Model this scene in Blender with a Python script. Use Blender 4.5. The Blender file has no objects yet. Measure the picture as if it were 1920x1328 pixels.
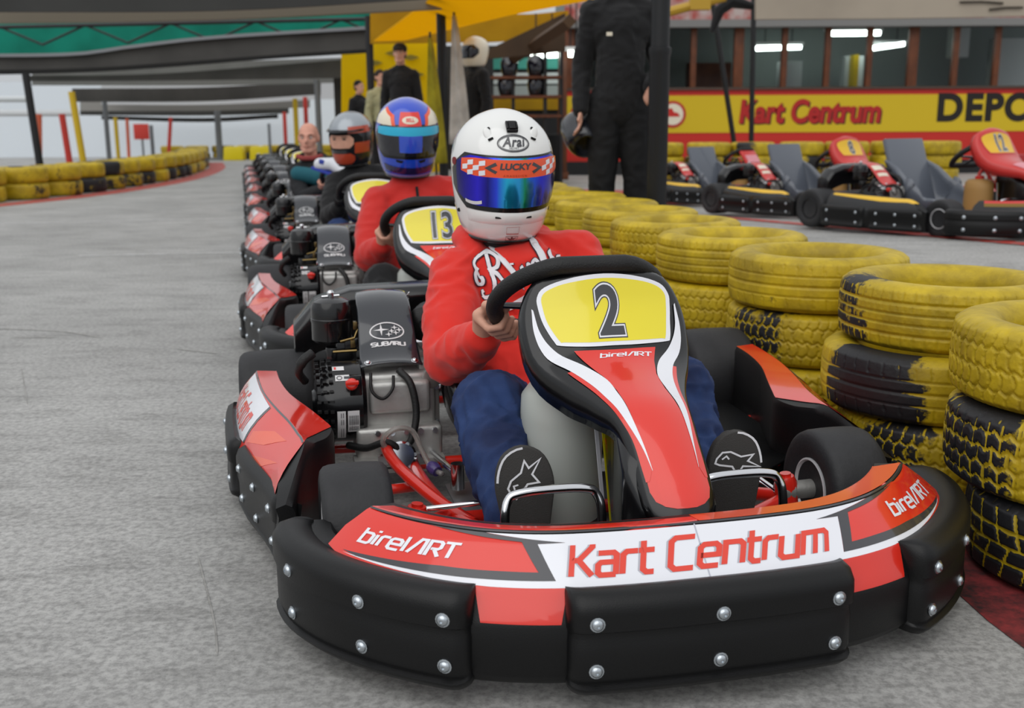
import bpy, bmesh, math, random
from math import sin, cos, pi, radians, sqrt, atan2
from mathutils import Vector, Matrix, noise
from mathutils.bvhtree import BVHTree
random.seed(7)
S = bpy.context.scene
COL = S.collection
# ------------------------------------------------------------------ camera, world, sun, exposure
CAM_H = .8945; F_PX = 1988.9; PITCH = .2120; ROLL = -.0056
cd = bpy.data.cameras.new('camera'); cam = bpy.data.objects.new('camera', cd); COL.objects.link(cam)
cd.sensor_width = 36; cd.lens = 36 * F_PX / 1920; cd.clip_end = 200; cd.clip_start = .05
cam.location = (0, 0, CAM_H)
cam.matrix_world = Matrix.Translation((0, 0, CAM_H)) @ Matrix.Rotation(pi/2 - PITCH, 4, 'X') @ Matrix.Rotation(ROLL, 4, 'Z')
cd.dof.use_dof = True; cd.dof.focus_distance = 2.05; cd.dof.aperture_fstop = 5.0
S.camera = cam
S.view_settings.view_transform = 'Standard'; S.view_settings.look = 'None'
S.view_settings.gamma = 1; S.view_settings.exposure = 0.0
wd = bpy.data.worlds.new('overcast_sky'); S.world = wd; wd.use_nodes = True
wn = wd.node_tree; bg = wn.nodes['Background']
tc = wn.nodes.new('ShaderNodeTexCoord'); sx = wn.nodes.new('ShaderNodeSeparateXYZ'); cr = wn.nodes.new('ShaderNodeValToRGB')
wn.links.new(tc.outputs['Generated'], sx.inputs[0]); wn.links.new(sx.outputs['Z'], cr.inputs[0]); wn.links.new(cr.outputs[0], bg.inputs[0])
cr.color_ramp.elements[0].color = (.62, .65, .68, 1); cr.color_ramp.elements[0].position = .0
cr.color_ramp.elements[1].color = (1, 1.02, 1.05, 1); cr.color_ramp.elements[1].position = .55
bg.inputs[1].default_value = .80
sd = bpy.data.lights.new('sun', 'SUN'); so = bpy.data.objects.new('sun', sd); COL.objects.link(so)
sd.energy = 1.1; sd.angle = radians(70); sd.color = (1, .985, .96)
so.rotation_euler = (radians(38), radians(-22), 0)

def at(px, py, Y):
    """world point at depth Y that a 1920x1328 picture position looks towards"""
    x, y = px - 960, py - 664
    X = cos(ROLL)*x + sin(ROLL)*y; V = -sin(ROLL)*x + cos(ROLL)*y
    u = -V/F_PX; c, s = cos(PITCH), sin(PITCH)
    d = Vector((X/F_PX, c + u*s, -s + u*c))
    return Vector((0, 0, CAM_H)) + d*(Y/d.y)
# ------------------------------------------------------------------ helpers
def lin(h):
    if not isinstance(h, str): return tuple(h)[:3]
    h = h.lstrip('#'); o = []
    for i in (0, 2, 4):
        c = int(h[i:i+2], 16)/255
        o.append(c/12.92 if c <= .04045 else ((c + .055)/1.055)**2.4)
    return tuple(o)
MATS = {}
def mat(name, col, rough=.5, metal=0, coat=0, bump=0, bscale=200, var=0, vscale=8, trans=0, ior=1.45, emit=0, spec=.5, alpha=1, vcol=None, sheen=0):
    if name in MATS: return MATS[name]
    m = bpy.data.materials.new(name); m.use_nodes = True; nt = m.node_tree; b = nt.nodes['Principled BSDF']
    c = lin(col) + (1,); b.inputs['Base Color'].default_value = c
    b.inputs['Roughness'].default_value = rough; b.inputs['Metallic'].default_value = metal
    b.inputs['Coat Weight'].default_value = coat; b.inputs['Coat Roughness'].default_value = .06
    b.inputs['Transmission Weight'].default_value = trans; b.inputs['IOR'].default_value = ior
    b.inputs['Specular IOR Level'].default_value = spec; b.inputs['Alpha'].default_value = alpha
    b.inputs['Sheen Weight'].default_value = sheen
    if emit:
        b.inputs['Emission Color'].default_value = c; b.inputs['Emission Strength'].default_value = emit
    tx = nt.nodes.new('ShaderNodeTexCoord')
    if bump:
        n = nt.nodes.new('ShaderNodeTexNoise'); n.inputs['Scale'].default_value = bscale; n.inputs['Detail'].default_value = 4
        nt.links.new(tx.outputs['Object'], n.inputs['Vector'])
        bp = nt.nodes.new('ShaderNodeBump'); bp.inputs['Strength'].default_value = bump; bp.inputs['Distance'].default_value = .004
        nt.links.new(n.outputs['Fac'], bp.inputs['Height']); nt.links.new(bp.outputs[0], b.inputs['Normal'])
    if var:
        n = nt.nodes.new('ShaderNodeTexNoise'); n.inputs['Scale'].default_value = vscale; n.inputs['Detail'].default_value = 6
        nt.links.new(tx.outputs['Object'], n.inputs['Vector'])
        r = nt.nodes.new('ShaderNodeValToRGB'); c2 = lin(vcol) if vcol else tuple(x*(1 - var) for x in c[:3])
        r.color_ramp.elements[0].color = c2 + (1,); r.color_ramp.elements[1].color = c
        r.color_ramp.elements[0].position = .36; r.color_ramp.elements[1].position = .62
        nt.links.new(n.outputs['Fac'], r.inputs[0]); nt.links.new(r.outputs[0], b.inputs['Base Color'])
    MATS[name] = m; return m

def V(*a): return Vector(a[0]) if len(a) == 1 else Vector(a)
def cat(P, n=8, closed=False):
    P = [Vector(p) for p in P]; out = []; L = len(P)
    for i in range(L if closed else L - 1):
        p1 = P[i]; p2 = P[(i+1) % L]
        p0 = P[i-1] if (i or closed) else 2*P[0] - P[1]
        p3 = P[(i+2) % L] if (i + 2 < L or closed) else 2*P[-1] - P[-2]
        for k in range(n):
            t = k/n
            out.append(.5*((2*p1) + (-p0 + p2)*t + (2*p0 - 5*p1 + 4*p2 - p3)*t*t + (-p0 + 3*p1 - 3*p2 + p3)*t**3))
    if not closed: out.append(P[-1].copy())
    return out
def interp(x, xs, ys):
    if x <= xs[0]: return ys[0]
    for i in range(1, len(xs)):
        if x <= xs[i]:
            t = (x - xs[i-1])/(xs[i] - xs[i-1]) if xs[i] > xs[i-1] else 0
            return ys[i-1]*(1 - t) + ys[i]*t
    return ys[-1]
def frame(ax):
    ax = Vector(ax).normalized(); a = Vector((0, 0, 1)) if abs(ax.z) < .9 else Vector((1, 0, 0))
    u = ax.cross(a).normalized(); return u, ax.cross(u).normalized(), ax

class MB:
    def __init__(s): s.v = []; s.f = []; s.m = []
    def add(s, vs, fs, m=0):
        o = len(s.v); s.v += [Vector(v) for v in vs]
        for f in fs: s.f.append([o + i for i in f]); s.m.append(m)
        return s
    def box(s, c, d, R=None, m=0, taper=1):
        c = Vector(c); x, y, z = (k/2 for k in d); vs = []
        for sz in (-1, 1):
            k = taper if sz > 0 else 1
            for a, b in ((-1, -1), (1, -1), (1, 1), (-1, 1)):
                p = Vector((a*x*k, b*y*k, sz*z)); vs.append(c + (R @ p if R else p))
        return s.add(vs, [(3, 2, 1, 0), (4, 5, 6, 7), (0, 1, 5, 4), (1, 2, 6, 5), (2, 3, 7, 6), (3, 0, 4, 7)], m)
    def loft(s, rings, closed=True, caps=True, loop=False, m=0):
        n = len(rings[0]); vs = [p for r in rings for p in r]; fs = []; R = len(rings)
        for i in range(R if loop else R - 1):
            j = (i+1) % R
            for k in range(n if closed else n - 1):
                l = (k+1) % n; fs.append((i*n+k, i*n+l, j*n+l, j*n+k))
        if caps and closed and not loop:
            fs.append(tuple(range(n))[::-1]); fs.append(tuple((R-1)*n + k for k in range(n)))
        return s.add(vs, fs, m)
    def tube(s, path, r, n=10, closed=False, caps=True, m=0, flat=1):
        P = [Vector(p) for p in path]; L = len(P); rings = []; u = None
        for i, p in enumerate(P):
            a = P[i-1] if (i or closed) else P[0]; b = P[(i+1) % L] if (i + 1 < L or closed) else P[-1]
            t = (b - a).normalized()
            if u is None: u = frame(t)[0]
            u = (u - t*u.dot(t)).normalized(); w = t.cross(u)
            rr = r[i] if isinstance(r, (list, tuple)) else r
            rings.append([p + rr*(cos(2*pi*k/n)*u + flat*sin(2*pi*k/n)*w) for k in range(n)])
        return s.loft(rings, True, caps, closed, m)
    def lathe(s, prof, o=(0, 0, 0), ax=(0, 0, 1), n=28, m=0, caps=True, loop=False):
        u, w, a = frame(ax); o = Vector(o)
        return s.loft([[o + a*h + max(r, 1e-5)*(cos(2*pi*k/n)*u + sin(2*pi*k/n)*w) for k in range(n)] for r, h in prof], True, caps, loop, m)
    def sphere(s, c, r, n=12, m=0, R=None):
        r = Vector(r) if hasattr(r, '__len__') else Vector((r, r, r)); c = Vector(c); rings = []
        for i in range(n + 1):
            a = -pi/2 + pi*i/n; ring = []
            for k in range(2*n):
                b = pi*k/n; p = Vector((r.x*max(cos(a), 1e-4)*cos(b), r.y*max(cos(a), 1e-4)*sin(b), r.z*sin(a)))
                ring.append(c + (R @ p if R else p))
            rings.append(ring)
        return s.loft(rings, True, True, False, m)
    def grid(s, fn, us, vs, m=0):
        pts = [fn(u, v) for v in vs for u in us]; n = len(us)
        return s.add(pts, [(j*n+i, j*n+i+1, (j+1)*n+i+1, (j+1)*n+i) for j in range(len(vs)-1) for i in range(n-1)], m)
    def prism(s, poly, o, ux, uy, d, m=0):
        o = Vector(o); ux = Vector(ux).normalized(); uy = Vector(uy).normalized(); nz = ux.cross(uy)
        A = [o + ux*a + uy*b for a, b in poly]; return s.loft([A, [p + nz*d for p in A]], m=m)
    def quads(s, qs, m=0):
        for q in qs: s.add(q, [tuple(range(len(q)))], m)
        return s
    def build(s, name, mats, parent=None, bev=0, seg=2, ang=38, sub=0, weld=False, solid=0):
        me = bpy.data.meshes.new(name); me.from_pydata([tuple(v) for v in s.v], [], s.f)
        for m in (mats if isinstance(mats, (list, tuple)) else [mats]): me.materials.append(m)
        for p, k in zip(me.polygons, s.m): p.material_index = k
        bm = bmesh.new(); bm.from_mesh(me)
        if weld: bmesh.ops.remove_doubles(bm, verts=bm.verts, dist=1e-5)
        bmesh.ops.recalc_face_normals(bm, faces=bm.faces)
        if bev:
            es = [e for e in bm.edges if len(e.link_faces) == 2 and e.calc_face_angle(0) > radians(30)]
            bmesh.ops.bevel(bm, geom=es, offset=bev, segments=seg, profile=.6, affect='EDGES', clamp_overlap=True)
        bm.to_mesh(me); bm.free()
        return finish(me, name, parent, ang, sub, solid)
def finish(me, name, parent=None, ang=38, sub=0, solid=0):
    me.polygons.foreach_set('use_smooth', [True]*len(me.polygons))
    if ang < 180: me.set_sharp_from_angle(angle=radians(ang))
    o = bpy.data.objects.new(name, me); COL.objects.link(o)
    if parent: o.parent = parent
    if solid:
        k = o.modifiers.new('thickness', 'SOLIDIFY'); k.thickness = solid; k.offset = 0
    if sub:
        k = o.modifiers.new('smooth', 'SUBSURF'); k.levels = sub; k.render_levels = sub
    return o
def tag(o, label=None, cat_=None, group=None, kind=None):
    if label: o['label'] = label
    if cat_: o['category'] = cat_
    if group: o['group'] = group
    if kind: o['kind'] = kind
    return o
def thing(name, label, cat_, loc=(0, 0, 0), rz=0, group=None):
    o = bpy.data.objects.new(name, None); COL.objects.link(o); o.empty_display_size = .1
    o.location = loc; o.rotation_euler = (0, 0, rz); return tag(o, label, cat_, group)
def struct(o): o['kind'] = 'structure'; return o
KIDS = {}
def dup(o, parent=None, skip=()):
    c = o.copy(); COL.objects.link(c)
    if parent: c.parent = parent
    for ch in o.children:
        if ch.name.split('.')[0] not in skip: dup(ch, c, skip)
    return c
# ------------------------------------------------------------------ lettering and graphics that follow a surface
def poly_bm(polys):
    bm = bmesh.new()
    for p in polys:
        vs = [bm.verts.new((a, b, 0)) for a, b in p]
        try: bm.faces.new(vs)
        except ValueError: pass
    return bm
def text_bm(txt, size, pos=(0, 0), shear=0, fat=0, sx=1, rot=0, align='CENTER', spacing=1):
    c = bpy.data.curves.new('t', 'FONT'); c.body = txt; c.size = size; c.shear = shear; c.offset = fat
    c.align_x = align; c.align_y = 'CENTER'; c.space_character = spacing; c.resolution_u = 6
    o = bpy.data.objects.new('t', c); COL.objects.link(o); bpy.context.view_layer.update()
    dg = bpy.context.evaluated_depsgraph_get(); me = bpy.data.meshes.new_from_object(o.evaluated_get(dg))
    bm = bmesh.new(); bm.from_mesh(me); bpy.data.objects.remove(o); bpy.data.curves.remove(c); bpy.data.meshes.remove(me)
    cr_, sr_ = cos(rot), sin(rot)
    for v in bm.verts:
        x, y = v.co.x*sx, v.co.y; v.co = (pos[0] + cr_*x - sr_*y, pos[1] + sr_*x + cr_*y, 0)
    return bm
def stroke(line, w, closed=False):
    """quads of a mitred ribbon along a 2-D polyline"""
    P = [Vector((a, b)) for a, b in line]; L = len(P); A = []; B = []
    for i in range(L):
        d1 = (P[i] - P[i-1]) if (i or closed) else (P[1] - P[0])
        d2 = (P[(i+1) % L] - P[i]) if (i + 1 < L or closed) else (P[-1] - P[-2])
        d1 = d1.normalized(); d2 = d2.normalized(); n1 = Vector((-d1.y, d1.x)); n2 = Vector((-d2.y, d2.x))
        n = n1 + n2; n = n.normalized() if n.length > 1e-6 else n1
        k = w/2/max(.45, n.dot(n1)); A.append(P[i] + n*k); B.append(P[i] - n*k)
    qs = []
    for i in range(L if closed else L - 1):
        j = (i+1) % L; qs.append([A[i][:], B[i][:], B[j][:], A[j][:]])
    return qs
GL = {  # squared technical alphabet on a 0..1 height grid: (advance, strokes)
 'K': (.78, [[(.1, 0), (.1, 1)], [(.68, 1), (.68, .92), (.3, .5), (.7, 0)], [(.1, .5), (.32, .5)]]),
 'a': (.68, [[(.08, .7), (.5, .7), (.58, .62), (.58, 0)], [(.58, .4), (.16, .4), (.08, .32), (.08, .08), (.16, 0), (.58, 0)]]),
 'r': (.5, [[(.08, 0), (.08, .6), (.18, .7), (.48, .7)]]),
 't': (.48, [[(.14, 1), (.14, .1), (.24, 0), (.45, 0)], [(.0, .7), (.45, .7)]]),
 'C': (.82, [[(.72, 1), (.2, 1), (.08, .88), (.08, .12), (.2, 0), (.72, 0)]]),
 'e': (.7, [[(.6, 0), (.18, 0), (.08, .1), (.08, .6), (.18, .7), (.5, .7), (.6, .6), (.6, .35), (.1, .35)]]),
 'n': (.7, [[(.08, 0), (.08, .7), (.5, .7), (.6, .6), (.6, 0)]]),
 'u': (.7, [[(.08, .7), (.08, .1), (.18, 0), (.6, 0), (.6, .7)]]),
 'm': (1.0, [[(.08, 0), (.08, .7), (.8, .7), (.9, .6), (.9, 0)], [(.49, .7), (.49, 0)]]),
 'b': (.7, [[(.08, 1), (.08, 0), (.5, 0), (.6, .1), (.6, .6), (.5, .7), (.08, .7)]]),
 'i': (.26, [[(.1, 0), (.1, .7)], [(.1, .86), (.1, 1)]]),
 'l': (.30, [[(.1, 0), (.1, 1)]]),
 'A': (.76, [[(.04, 0), (.40, .98), (.64, .98), (.64, 0)]]),
 'R': (.72, [[(.08, 0), (.08, .98), (.5, .98), (.6, .88), (.6, .58), (.5, .48), (.2, .48)], [(.34, .48), (.64, 0)]]),
 'T': (.62, [[(.0, .98), (.66, .98)], [(.33, .98), (.33, 0)]]),
 'S': (.8, [[(.7, 1), (.16, 1), (.06, .9), (.06, .6), (.16, .5), (.62, .5), (.72, .4), (.72, .1), (.62, 0), (.04, 0)]]),
 'U': (.84, [[(.08, 1), (.08, .1), (.18, 0), (.64, 0), (.74, .1), (.74, 1)]]),
 'B': (.82, [[(.08, 0), (.08, 1), (.6, 1), (.7, .9), (.7, .6), (.6, .5), (.08, .5)], [(.6, .5), (.72, .4), (.72, .1), (.62, 0), (.08, 0)]]),
 ' ': (.36, []),
}
def tech(txt, w=.15):
    """polys of a word in the stroke alphabet, height 1, starting at 0,0; returns polys, width"""
    x = 0; out = []
    for ch in txt:
        adv, st = GL[ch]
        for l in st: out += [[(a + x, b) for a, b in q] for q in stroke(l, w)]
        x += adv
    return out, x
def warp(polys, fn): return [[fn(a, b) for a, b in p] for p in polys]
def skew(polys, W, pos, width, height, shear=0, rot=0):
    """scale a tech() word into a box: pos is its lower-left corner"""
    c, s = cos(rot), sin(rot); out = []
    for p in polys:
        q = []
        for a, b in p:
            x = a/W*width + shear*b*height; y = b*height
            q.append((pos[0] + c*x - s*y, pos[1] + s*x + c*y))
        out.append(q)
    return out
def stick(name, bm, fn, out, mats, parent=None, off=.0008, step=.02, edge=0):
    """lay flat graphics on the surface fn(u,v): cut to a grid, map, lift by off along the normal facing 'out'"""
    bm.normal_update(); bmesh.ops.triangulate(bm, faces=bm.faces, ngon_method='EAR_CLIP')
    for ax in (0, 1):
        lo = min((v.co[ax] for v in bm.verts), default=0); hi = max((v.co[ax] for v in bm.verts), default=0)
        k = math.floor(lo/step) + 1
        while k*step < hi - 1e-6:
            co = [0, 0, 0]; co[ax] = k*step; no = [0, 0, 0]; no[ax] = 1
            bmesh.ops.bisect_plane(bm, geom=bm.verts[:] + bm.edges[:] + bm.faces[:], plane_co=co, plane_no=no, dist=1e-7); k += 1
    out = Vector(out); e = 5e-4
    for v in bm.verts:
        a, b = v.co.x, v.co.y; p = Vector(fn(a, b))
        n = (Vector(fn(a + e, b)) - Vector(fn(a - e, b))).cross(Vector(fn(a, b + e)) - Vector(fn(a, b - e)))
        n = n.normalized() if n.length > 0 else out
        if n.dot(out) < 0: n = -n
        v.co = p + n*off
    bm.normal_update()
    for f in bm.faces:
        if f.normal.dot(out) < 0: f.normal_flip()
    me = bpy.data.meshes.new(name); bm.to_mesh(me); bm.free()
    for m in (mats if isinstance(mats, (list, tuple)) else [mats]): me.materials.append(m)
    return finish(me, name, parent, 180)
# ------------------------------------------------------------------ soft bodies: tapered limbs fused into one skin
def limb(mb, P, R, n=14):
    P = [Vector(p) for p in P]
    mb.tube(P, list(R), n)
    for p, r in zip(P, R): mb.sphere(p, r, 7)
def fuse(mb, name, m, parent=None, vox=.008, smooth=4, fold=0, fscale=14, sub=0, fstretch=(1, 1, 1)):
    o = mb.build('t', m); k = o.modifiers.new('r', 'REMESH'); k.mode = 'VOXEL'; k.voxel_size = vox
    if smooth: k = o.modifiers.new('s', 'SMOOTH'); k.factor = .5; k.iterations = smooth
    dg = bpy.context.evaluated_depsgraph_get(); me = bpy.data.meshes.new_from_object(o.evaluated_get(dg)); old = o.data
    bpy.data.objects.remove(o); bpy.data.meshes.remove(old); me.name = name
    if fold:
        me.update(); ns = [v.normal.copy() for v in me.vertices]
        for v, n_ in zip(me.vertices, ns):
            q = Vector((v.co.x*fstretch[0], v.co.y*fstretch[1], v.co.z*fstretch[2]))*fscale
            w = noise.noise_vector(q*.5)*.9
            a = noise.noise(q + w); b = noise.noise(q*2.3 + w*2)
            v.co += n_*fold*((1 - 2.2*abs(a)) + .4*b)
    me.materials.clear(); me.materials.append(m)
    return finish(me, name, parent, 180)
# ------------------------------------------------------------------ materials
RED = mat('kart_red', '#e02c1c', .22, coat=.8)
ORANGE = mat('decal_orange', '#f0501c', .22, coat=.8)
WHITE = mat('decal_white', '#e9eaf0', .25, coat=.8)
DARK = mat('decal_charcoal', '#35353a', .25, coat=.8)
YEL = mat('decal_yellow', '#ecdc1e', .22, coat=.8)
REDTXT = mat('letter_red', '#e2402c', .3, coat=.5)
BLK = mat('black_plastic', '#0c0c0d', .40, bump=.12, bscale=500, spec=.4)
BLKG = mat('black_gloss_plastic', '#0e0e10', .24, coat=.3)
RUB = mat('slick_rubber', '#2b2b2d', .62, bump=.2, bscale=120, var=.25, vscale=14)
RUBD = mat('sidewall_rubber', '#151517', .5)
CHR = mat('chrome', '#d8d9dc', .12, 1)
STL = mat('steel_bolt', '#c3cad0', .28, 1)
ALU = mat('cast_aluminium', '#c4c3bf', .42, .6, bump=.15, bscale=90, var=.2, vscale=20)
ALUD = mat('dull_aluminium', '#a3a29e', .48, .65, bump=.15, bscale=120)
TRAY = mat('floor_tray_metal', '#77797c', .45, .7)
FRAME = mat('frame_red_paint', '#d8281a', .28, coat=.6)
GRIP = mat('black_grip', '#161616', .55, bump=.35, bscale=260)
TANK = mat('milky_plastic', '#c9cdc6', .35, trans=.25, spec=.5)
BRASS = mat('brass', '#7d6a45', .3, 1)
HOSE = mat('clear_hose', '#c8c2bc', .15, trans=.7)
GLOSSGREY = mat('cover_carbon', '#23262c', .16, coat=.9)
STICK = mat('sticker_white', '#dcdcdc', .4)
SOLE = mat('shoe_sole_rubber', '#3a3836', .7, bump=.5, bscale=600)
SKIN = mat('skin', '#d8a28a', .5, var=.12, vscale=30)
SKIN2 = mat('skin_ruddy', '#d79b86', .5, var=.15, vscale=18)
HOOD = mat('red_cotton_fleece', '#dd2a1e', .85, bump=.25, bscale=700, sheen=.2)
HOOD2 = mat('red_jersey', '#c7241c', .8, bump=.2, bscale=600, sheen=.2)
JEAN = mat('indigo_denim', '#243c6c', .8, bump=.4, bscale=800, var=.45, vscale=11, vcol='#15234a')
JEANL = mat('light_denim', '#3f6aa0', .8, bump=.3, bscale=700)
BLKC = mat('black_cloth', '#101012', .85, bump=.2, bscale=500, sheen=.1)
BLKC2 = mat('charcoal_cloth', '#1b1c1f', .85, bump=.2, bscale=500)
TEAL = mat('teal_cloth', '#1d5a66', .85)
LACE = mat('white_cord', '#e6e6ea', .8, bump=.3, bscale=900)
HELW = mat('helmet_white', '#e9e9e6', .18, coat=1)
HELB = mat('helmet_blue', '#1b46c4', .2, coat=1)
HELD = mat('helmet_dark', '#1a1c22', .25, coat=.8)
HELS = mat('helmet_silver', '#9aa0a6', .3, .4, coat=.6)
HELR = mat('helmet_rust', '#b5442a', .3, coat=.6)
CREAM = mat('cream_paint', '#e6dcc6', .3, coat=.6)
SKY2 = mat('visor_cyan_strip', '#22b2d8', .2, coat=.6)
LUCK = mat('strip_orange', '#f0531f', .25, coat=.6)
VISD = mat('dark_visor', '#141420', .08, coat=1)
PKR = mat('faded_red_plastic', '#c8322e', .35, coat=.3)
PKY = mat('amber_panel', '#e8b91e', .35, coat=.3)
GREYP = mat('grey_seat_shell', '#5d636d', .3, coat=.5)
TAN = mat('tan_plastic', '#a9824a', .55)
def fabric(name, c, tr=.5, var=.15):
    m = mat(name, c, .8, var=var, vscale=1.3); nt = m.node_tree; b = nt.nodes['Principled BSDF']; o = nt.nodes['Material Output']
    t = nt.nodes.new('ShaderNodeBsdfTranslucent'); t.inputs[0].default_value = lin(c) + (1,); x = nt.nodes.new('ShaderNodeMixShader'); x.inputs[0].default_value = tr
    nt.links.new(b.outputs[0], x.inputs[1]); nt.links.new(t.outputs[0], x.inputs[2]); nt.links.new(x.outputs[0], o.inputs['Surface']); return m
def visor_mat():  # mirror-blue coating, with vertical reflection bands painted into the base colour along X
    m = mat('iridium_reflection_bands', '#1a3fd0', .14, .85, coat=.5); nt = m.node_tree; b = nt.nodes['Principled BSDF']
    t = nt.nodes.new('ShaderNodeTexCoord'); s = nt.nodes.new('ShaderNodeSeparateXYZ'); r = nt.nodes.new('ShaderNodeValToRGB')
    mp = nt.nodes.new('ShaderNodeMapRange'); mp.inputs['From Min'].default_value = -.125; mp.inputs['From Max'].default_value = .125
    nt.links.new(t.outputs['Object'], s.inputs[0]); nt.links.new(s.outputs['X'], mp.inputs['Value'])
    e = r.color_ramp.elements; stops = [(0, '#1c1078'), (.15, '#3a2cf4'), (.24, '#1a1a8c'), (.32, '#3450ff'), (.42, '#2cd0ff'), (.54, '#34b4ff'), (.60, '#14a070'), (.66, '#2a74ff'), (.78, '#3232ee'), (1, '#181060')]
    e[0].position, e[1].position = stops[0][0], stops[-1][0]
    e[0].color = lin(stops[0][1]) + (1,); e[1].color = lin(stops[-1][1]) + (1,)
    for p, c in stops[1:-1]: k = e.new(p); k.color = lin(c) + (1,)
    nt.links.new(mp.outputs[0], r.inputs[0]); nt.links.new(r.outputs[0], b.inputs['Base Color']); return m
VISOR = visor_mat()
def tire_paint():
    """yellow wall paint worn back to black rubber; object colour: R wear, G direction of the scuff, B height of the scuff"""
    m = bpy.data.materials.new('worn_yellow_tyre_paint'); m.use_nodes = True; nt = m.node_tree; b = nt.nodes['Principled BSDF']; N = nt.nodes.new; L = nt.links.new
    tx = N('ShaderNodeTexCoord'); oi = N('ShaderNodeObjectInfo'); sp = N('ShaderNodeSeparateColor'); L(oi.outputs['Color'], sp.inputs[0])
    ad = N('ShaderNodeVectorMath'); ad.operation = 'ADD'; L(tx.outputs['Object'], ad.inputs[0]); L(oi.outputs['Location'], ad.inputs[1])
    n1 = N('ShaderNodeTexNoise'); n1.inputs['Scale'].default_value = 9; n1.inputs['Detail'].default_value = 9; n1.inputs['Roughness'].default_value = .65; L(ad.outputs[0], n1.inputs['Vector'])
    n2 = N('ShaderNodeTexNoise'); n2.inputs['Scale'].default_value = 60; n2.inputs['Detail'].default_value = 6; L(ad.outputs[0], n2.inputs['Vector'])
    at_ = N('ShaderNodeAttribute'); at_.attribute_name = 'groove'
    ang = N('ShaderNodeMath'); ang.operation = 'MULTIPLY'; ang.inputs[1].default_value = 2*pi; L(sp.outputs[1], ang.inputs[0])
    cs = N('ShaderNodeMath'); cs.operation = 'COSINE'; sn = N('ShaderNodeMath'); sn.operation = 'SINE'; L(ang.outputs[0], cs.inputs[0]); L(ang.outputs[0], sn.inputs[0])
    cb = N('ShaderNodeCombineXYZ'); L(cs.outputs[0], cb.inputs[0]); L(sn.outputs[0], cb.inputs[1])
    sc = N('ShaderNodeVectorMath'); sc.operation = 'MULTIPLY'; sc.inputs[1].default_value = (1, 1, 0); L(tx.outputs['Object'], sc.inputs[0])
    nm = N('ShaderNodeVectorMath'); nm.operation = 'NORMALIZE'; L(sc.outputs[0], nm.inputs[0])
    dt = N('ShaderNodeVectorMath'); dt.operation = 'DOT_PRODUCT'; L(nm.outputs[0], dt.inputs[0]); L(cb.outputs[0], dt.inputs[1])
    mr = N('ShaderNodeMapRange'); mr.inputs['From Min'].default_value = .80; mr.inputs['From Max'].default_value = 1; L(dt.outputs['Value'], mr.inputs['Value'])
    mul = N('ShaderNodeMath'); mul.operation = 'MULTIPLY'; L(mr.outputs[0], mul.inputs[0]); L(sp.outputs[2], mul.inputs[1])
    s1 = N('ShaderNodeMath'); s1.operation = 'ADD'; L(mul.outputs[0], s1.inputs[0]); L(sp.outputs[0], s1.inputs[1])
    mm = N('ShaderNodeMath'); mm.operation = 'MULTIPLY_ADD'; mm.inputs[1].default_value = .35; L(n2.outputs['Fac'], mm.inputs[0]); L(n1.outputs['Fac'], mm.inputs[2])
    th = N('ShaderNodeMath'); th.operation = 'ADD'; L(mm.outputs[0], th.inputs[0]); L(s1.outputs[0], th.inputs[1])
    gr = N('ShaderNodeMath'); gr.operation = 'MULTIPLY_ADD'; gr.inputs[1].default_value = -.35; L(at_.outputs['Fac'], gr.inputs[0]); L(th.outputs[0], gr.inputs[2])
    ra = N('ShaderNodeMapRange'); ra.inputs['From Min'].default_value = .93; ra.inputs['From Max'].default_value = 1.02; L(gr.outputs[0], ra.inputs['Value'])
    yr = N('ShaderNodeValToRGB'); yr.color_ramp.elements[0].color = lin('#9c840c') + (1,); yr.color_ramp.elements[1].color = lin('#cdb010') + (1,)
    yr.color_ramp.elements[0].position = .35; yr.color_ramp.elements[1].position = .65; L(n1.outputs['Fac'], yr.inputs[0])
    mx = N('ShaderNodeMix'); mx.data_type = 'RGBA'; L(ra.outputs[0], mx.inputs[0]); L(yr.outputs[0], mx.inputs[6]); mx.inputs[7].default_value = lin('#17171a') + (1,)
    L(mx.outputs[2], b.inputs['Base Color']); b.inputs['Roughness'].default_value = .55
    bp = N('ShaderNodeBump'); bp.inputs['Strength'].default_value = .35; bp.inputs['Distance'].default_value = .004; L(n2.outputs['Fac'], bp.inputs['Height']); L(bp.outputs[0], b.inputs['Normal'])
    return m
TIREM = tire_paint()
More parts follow.
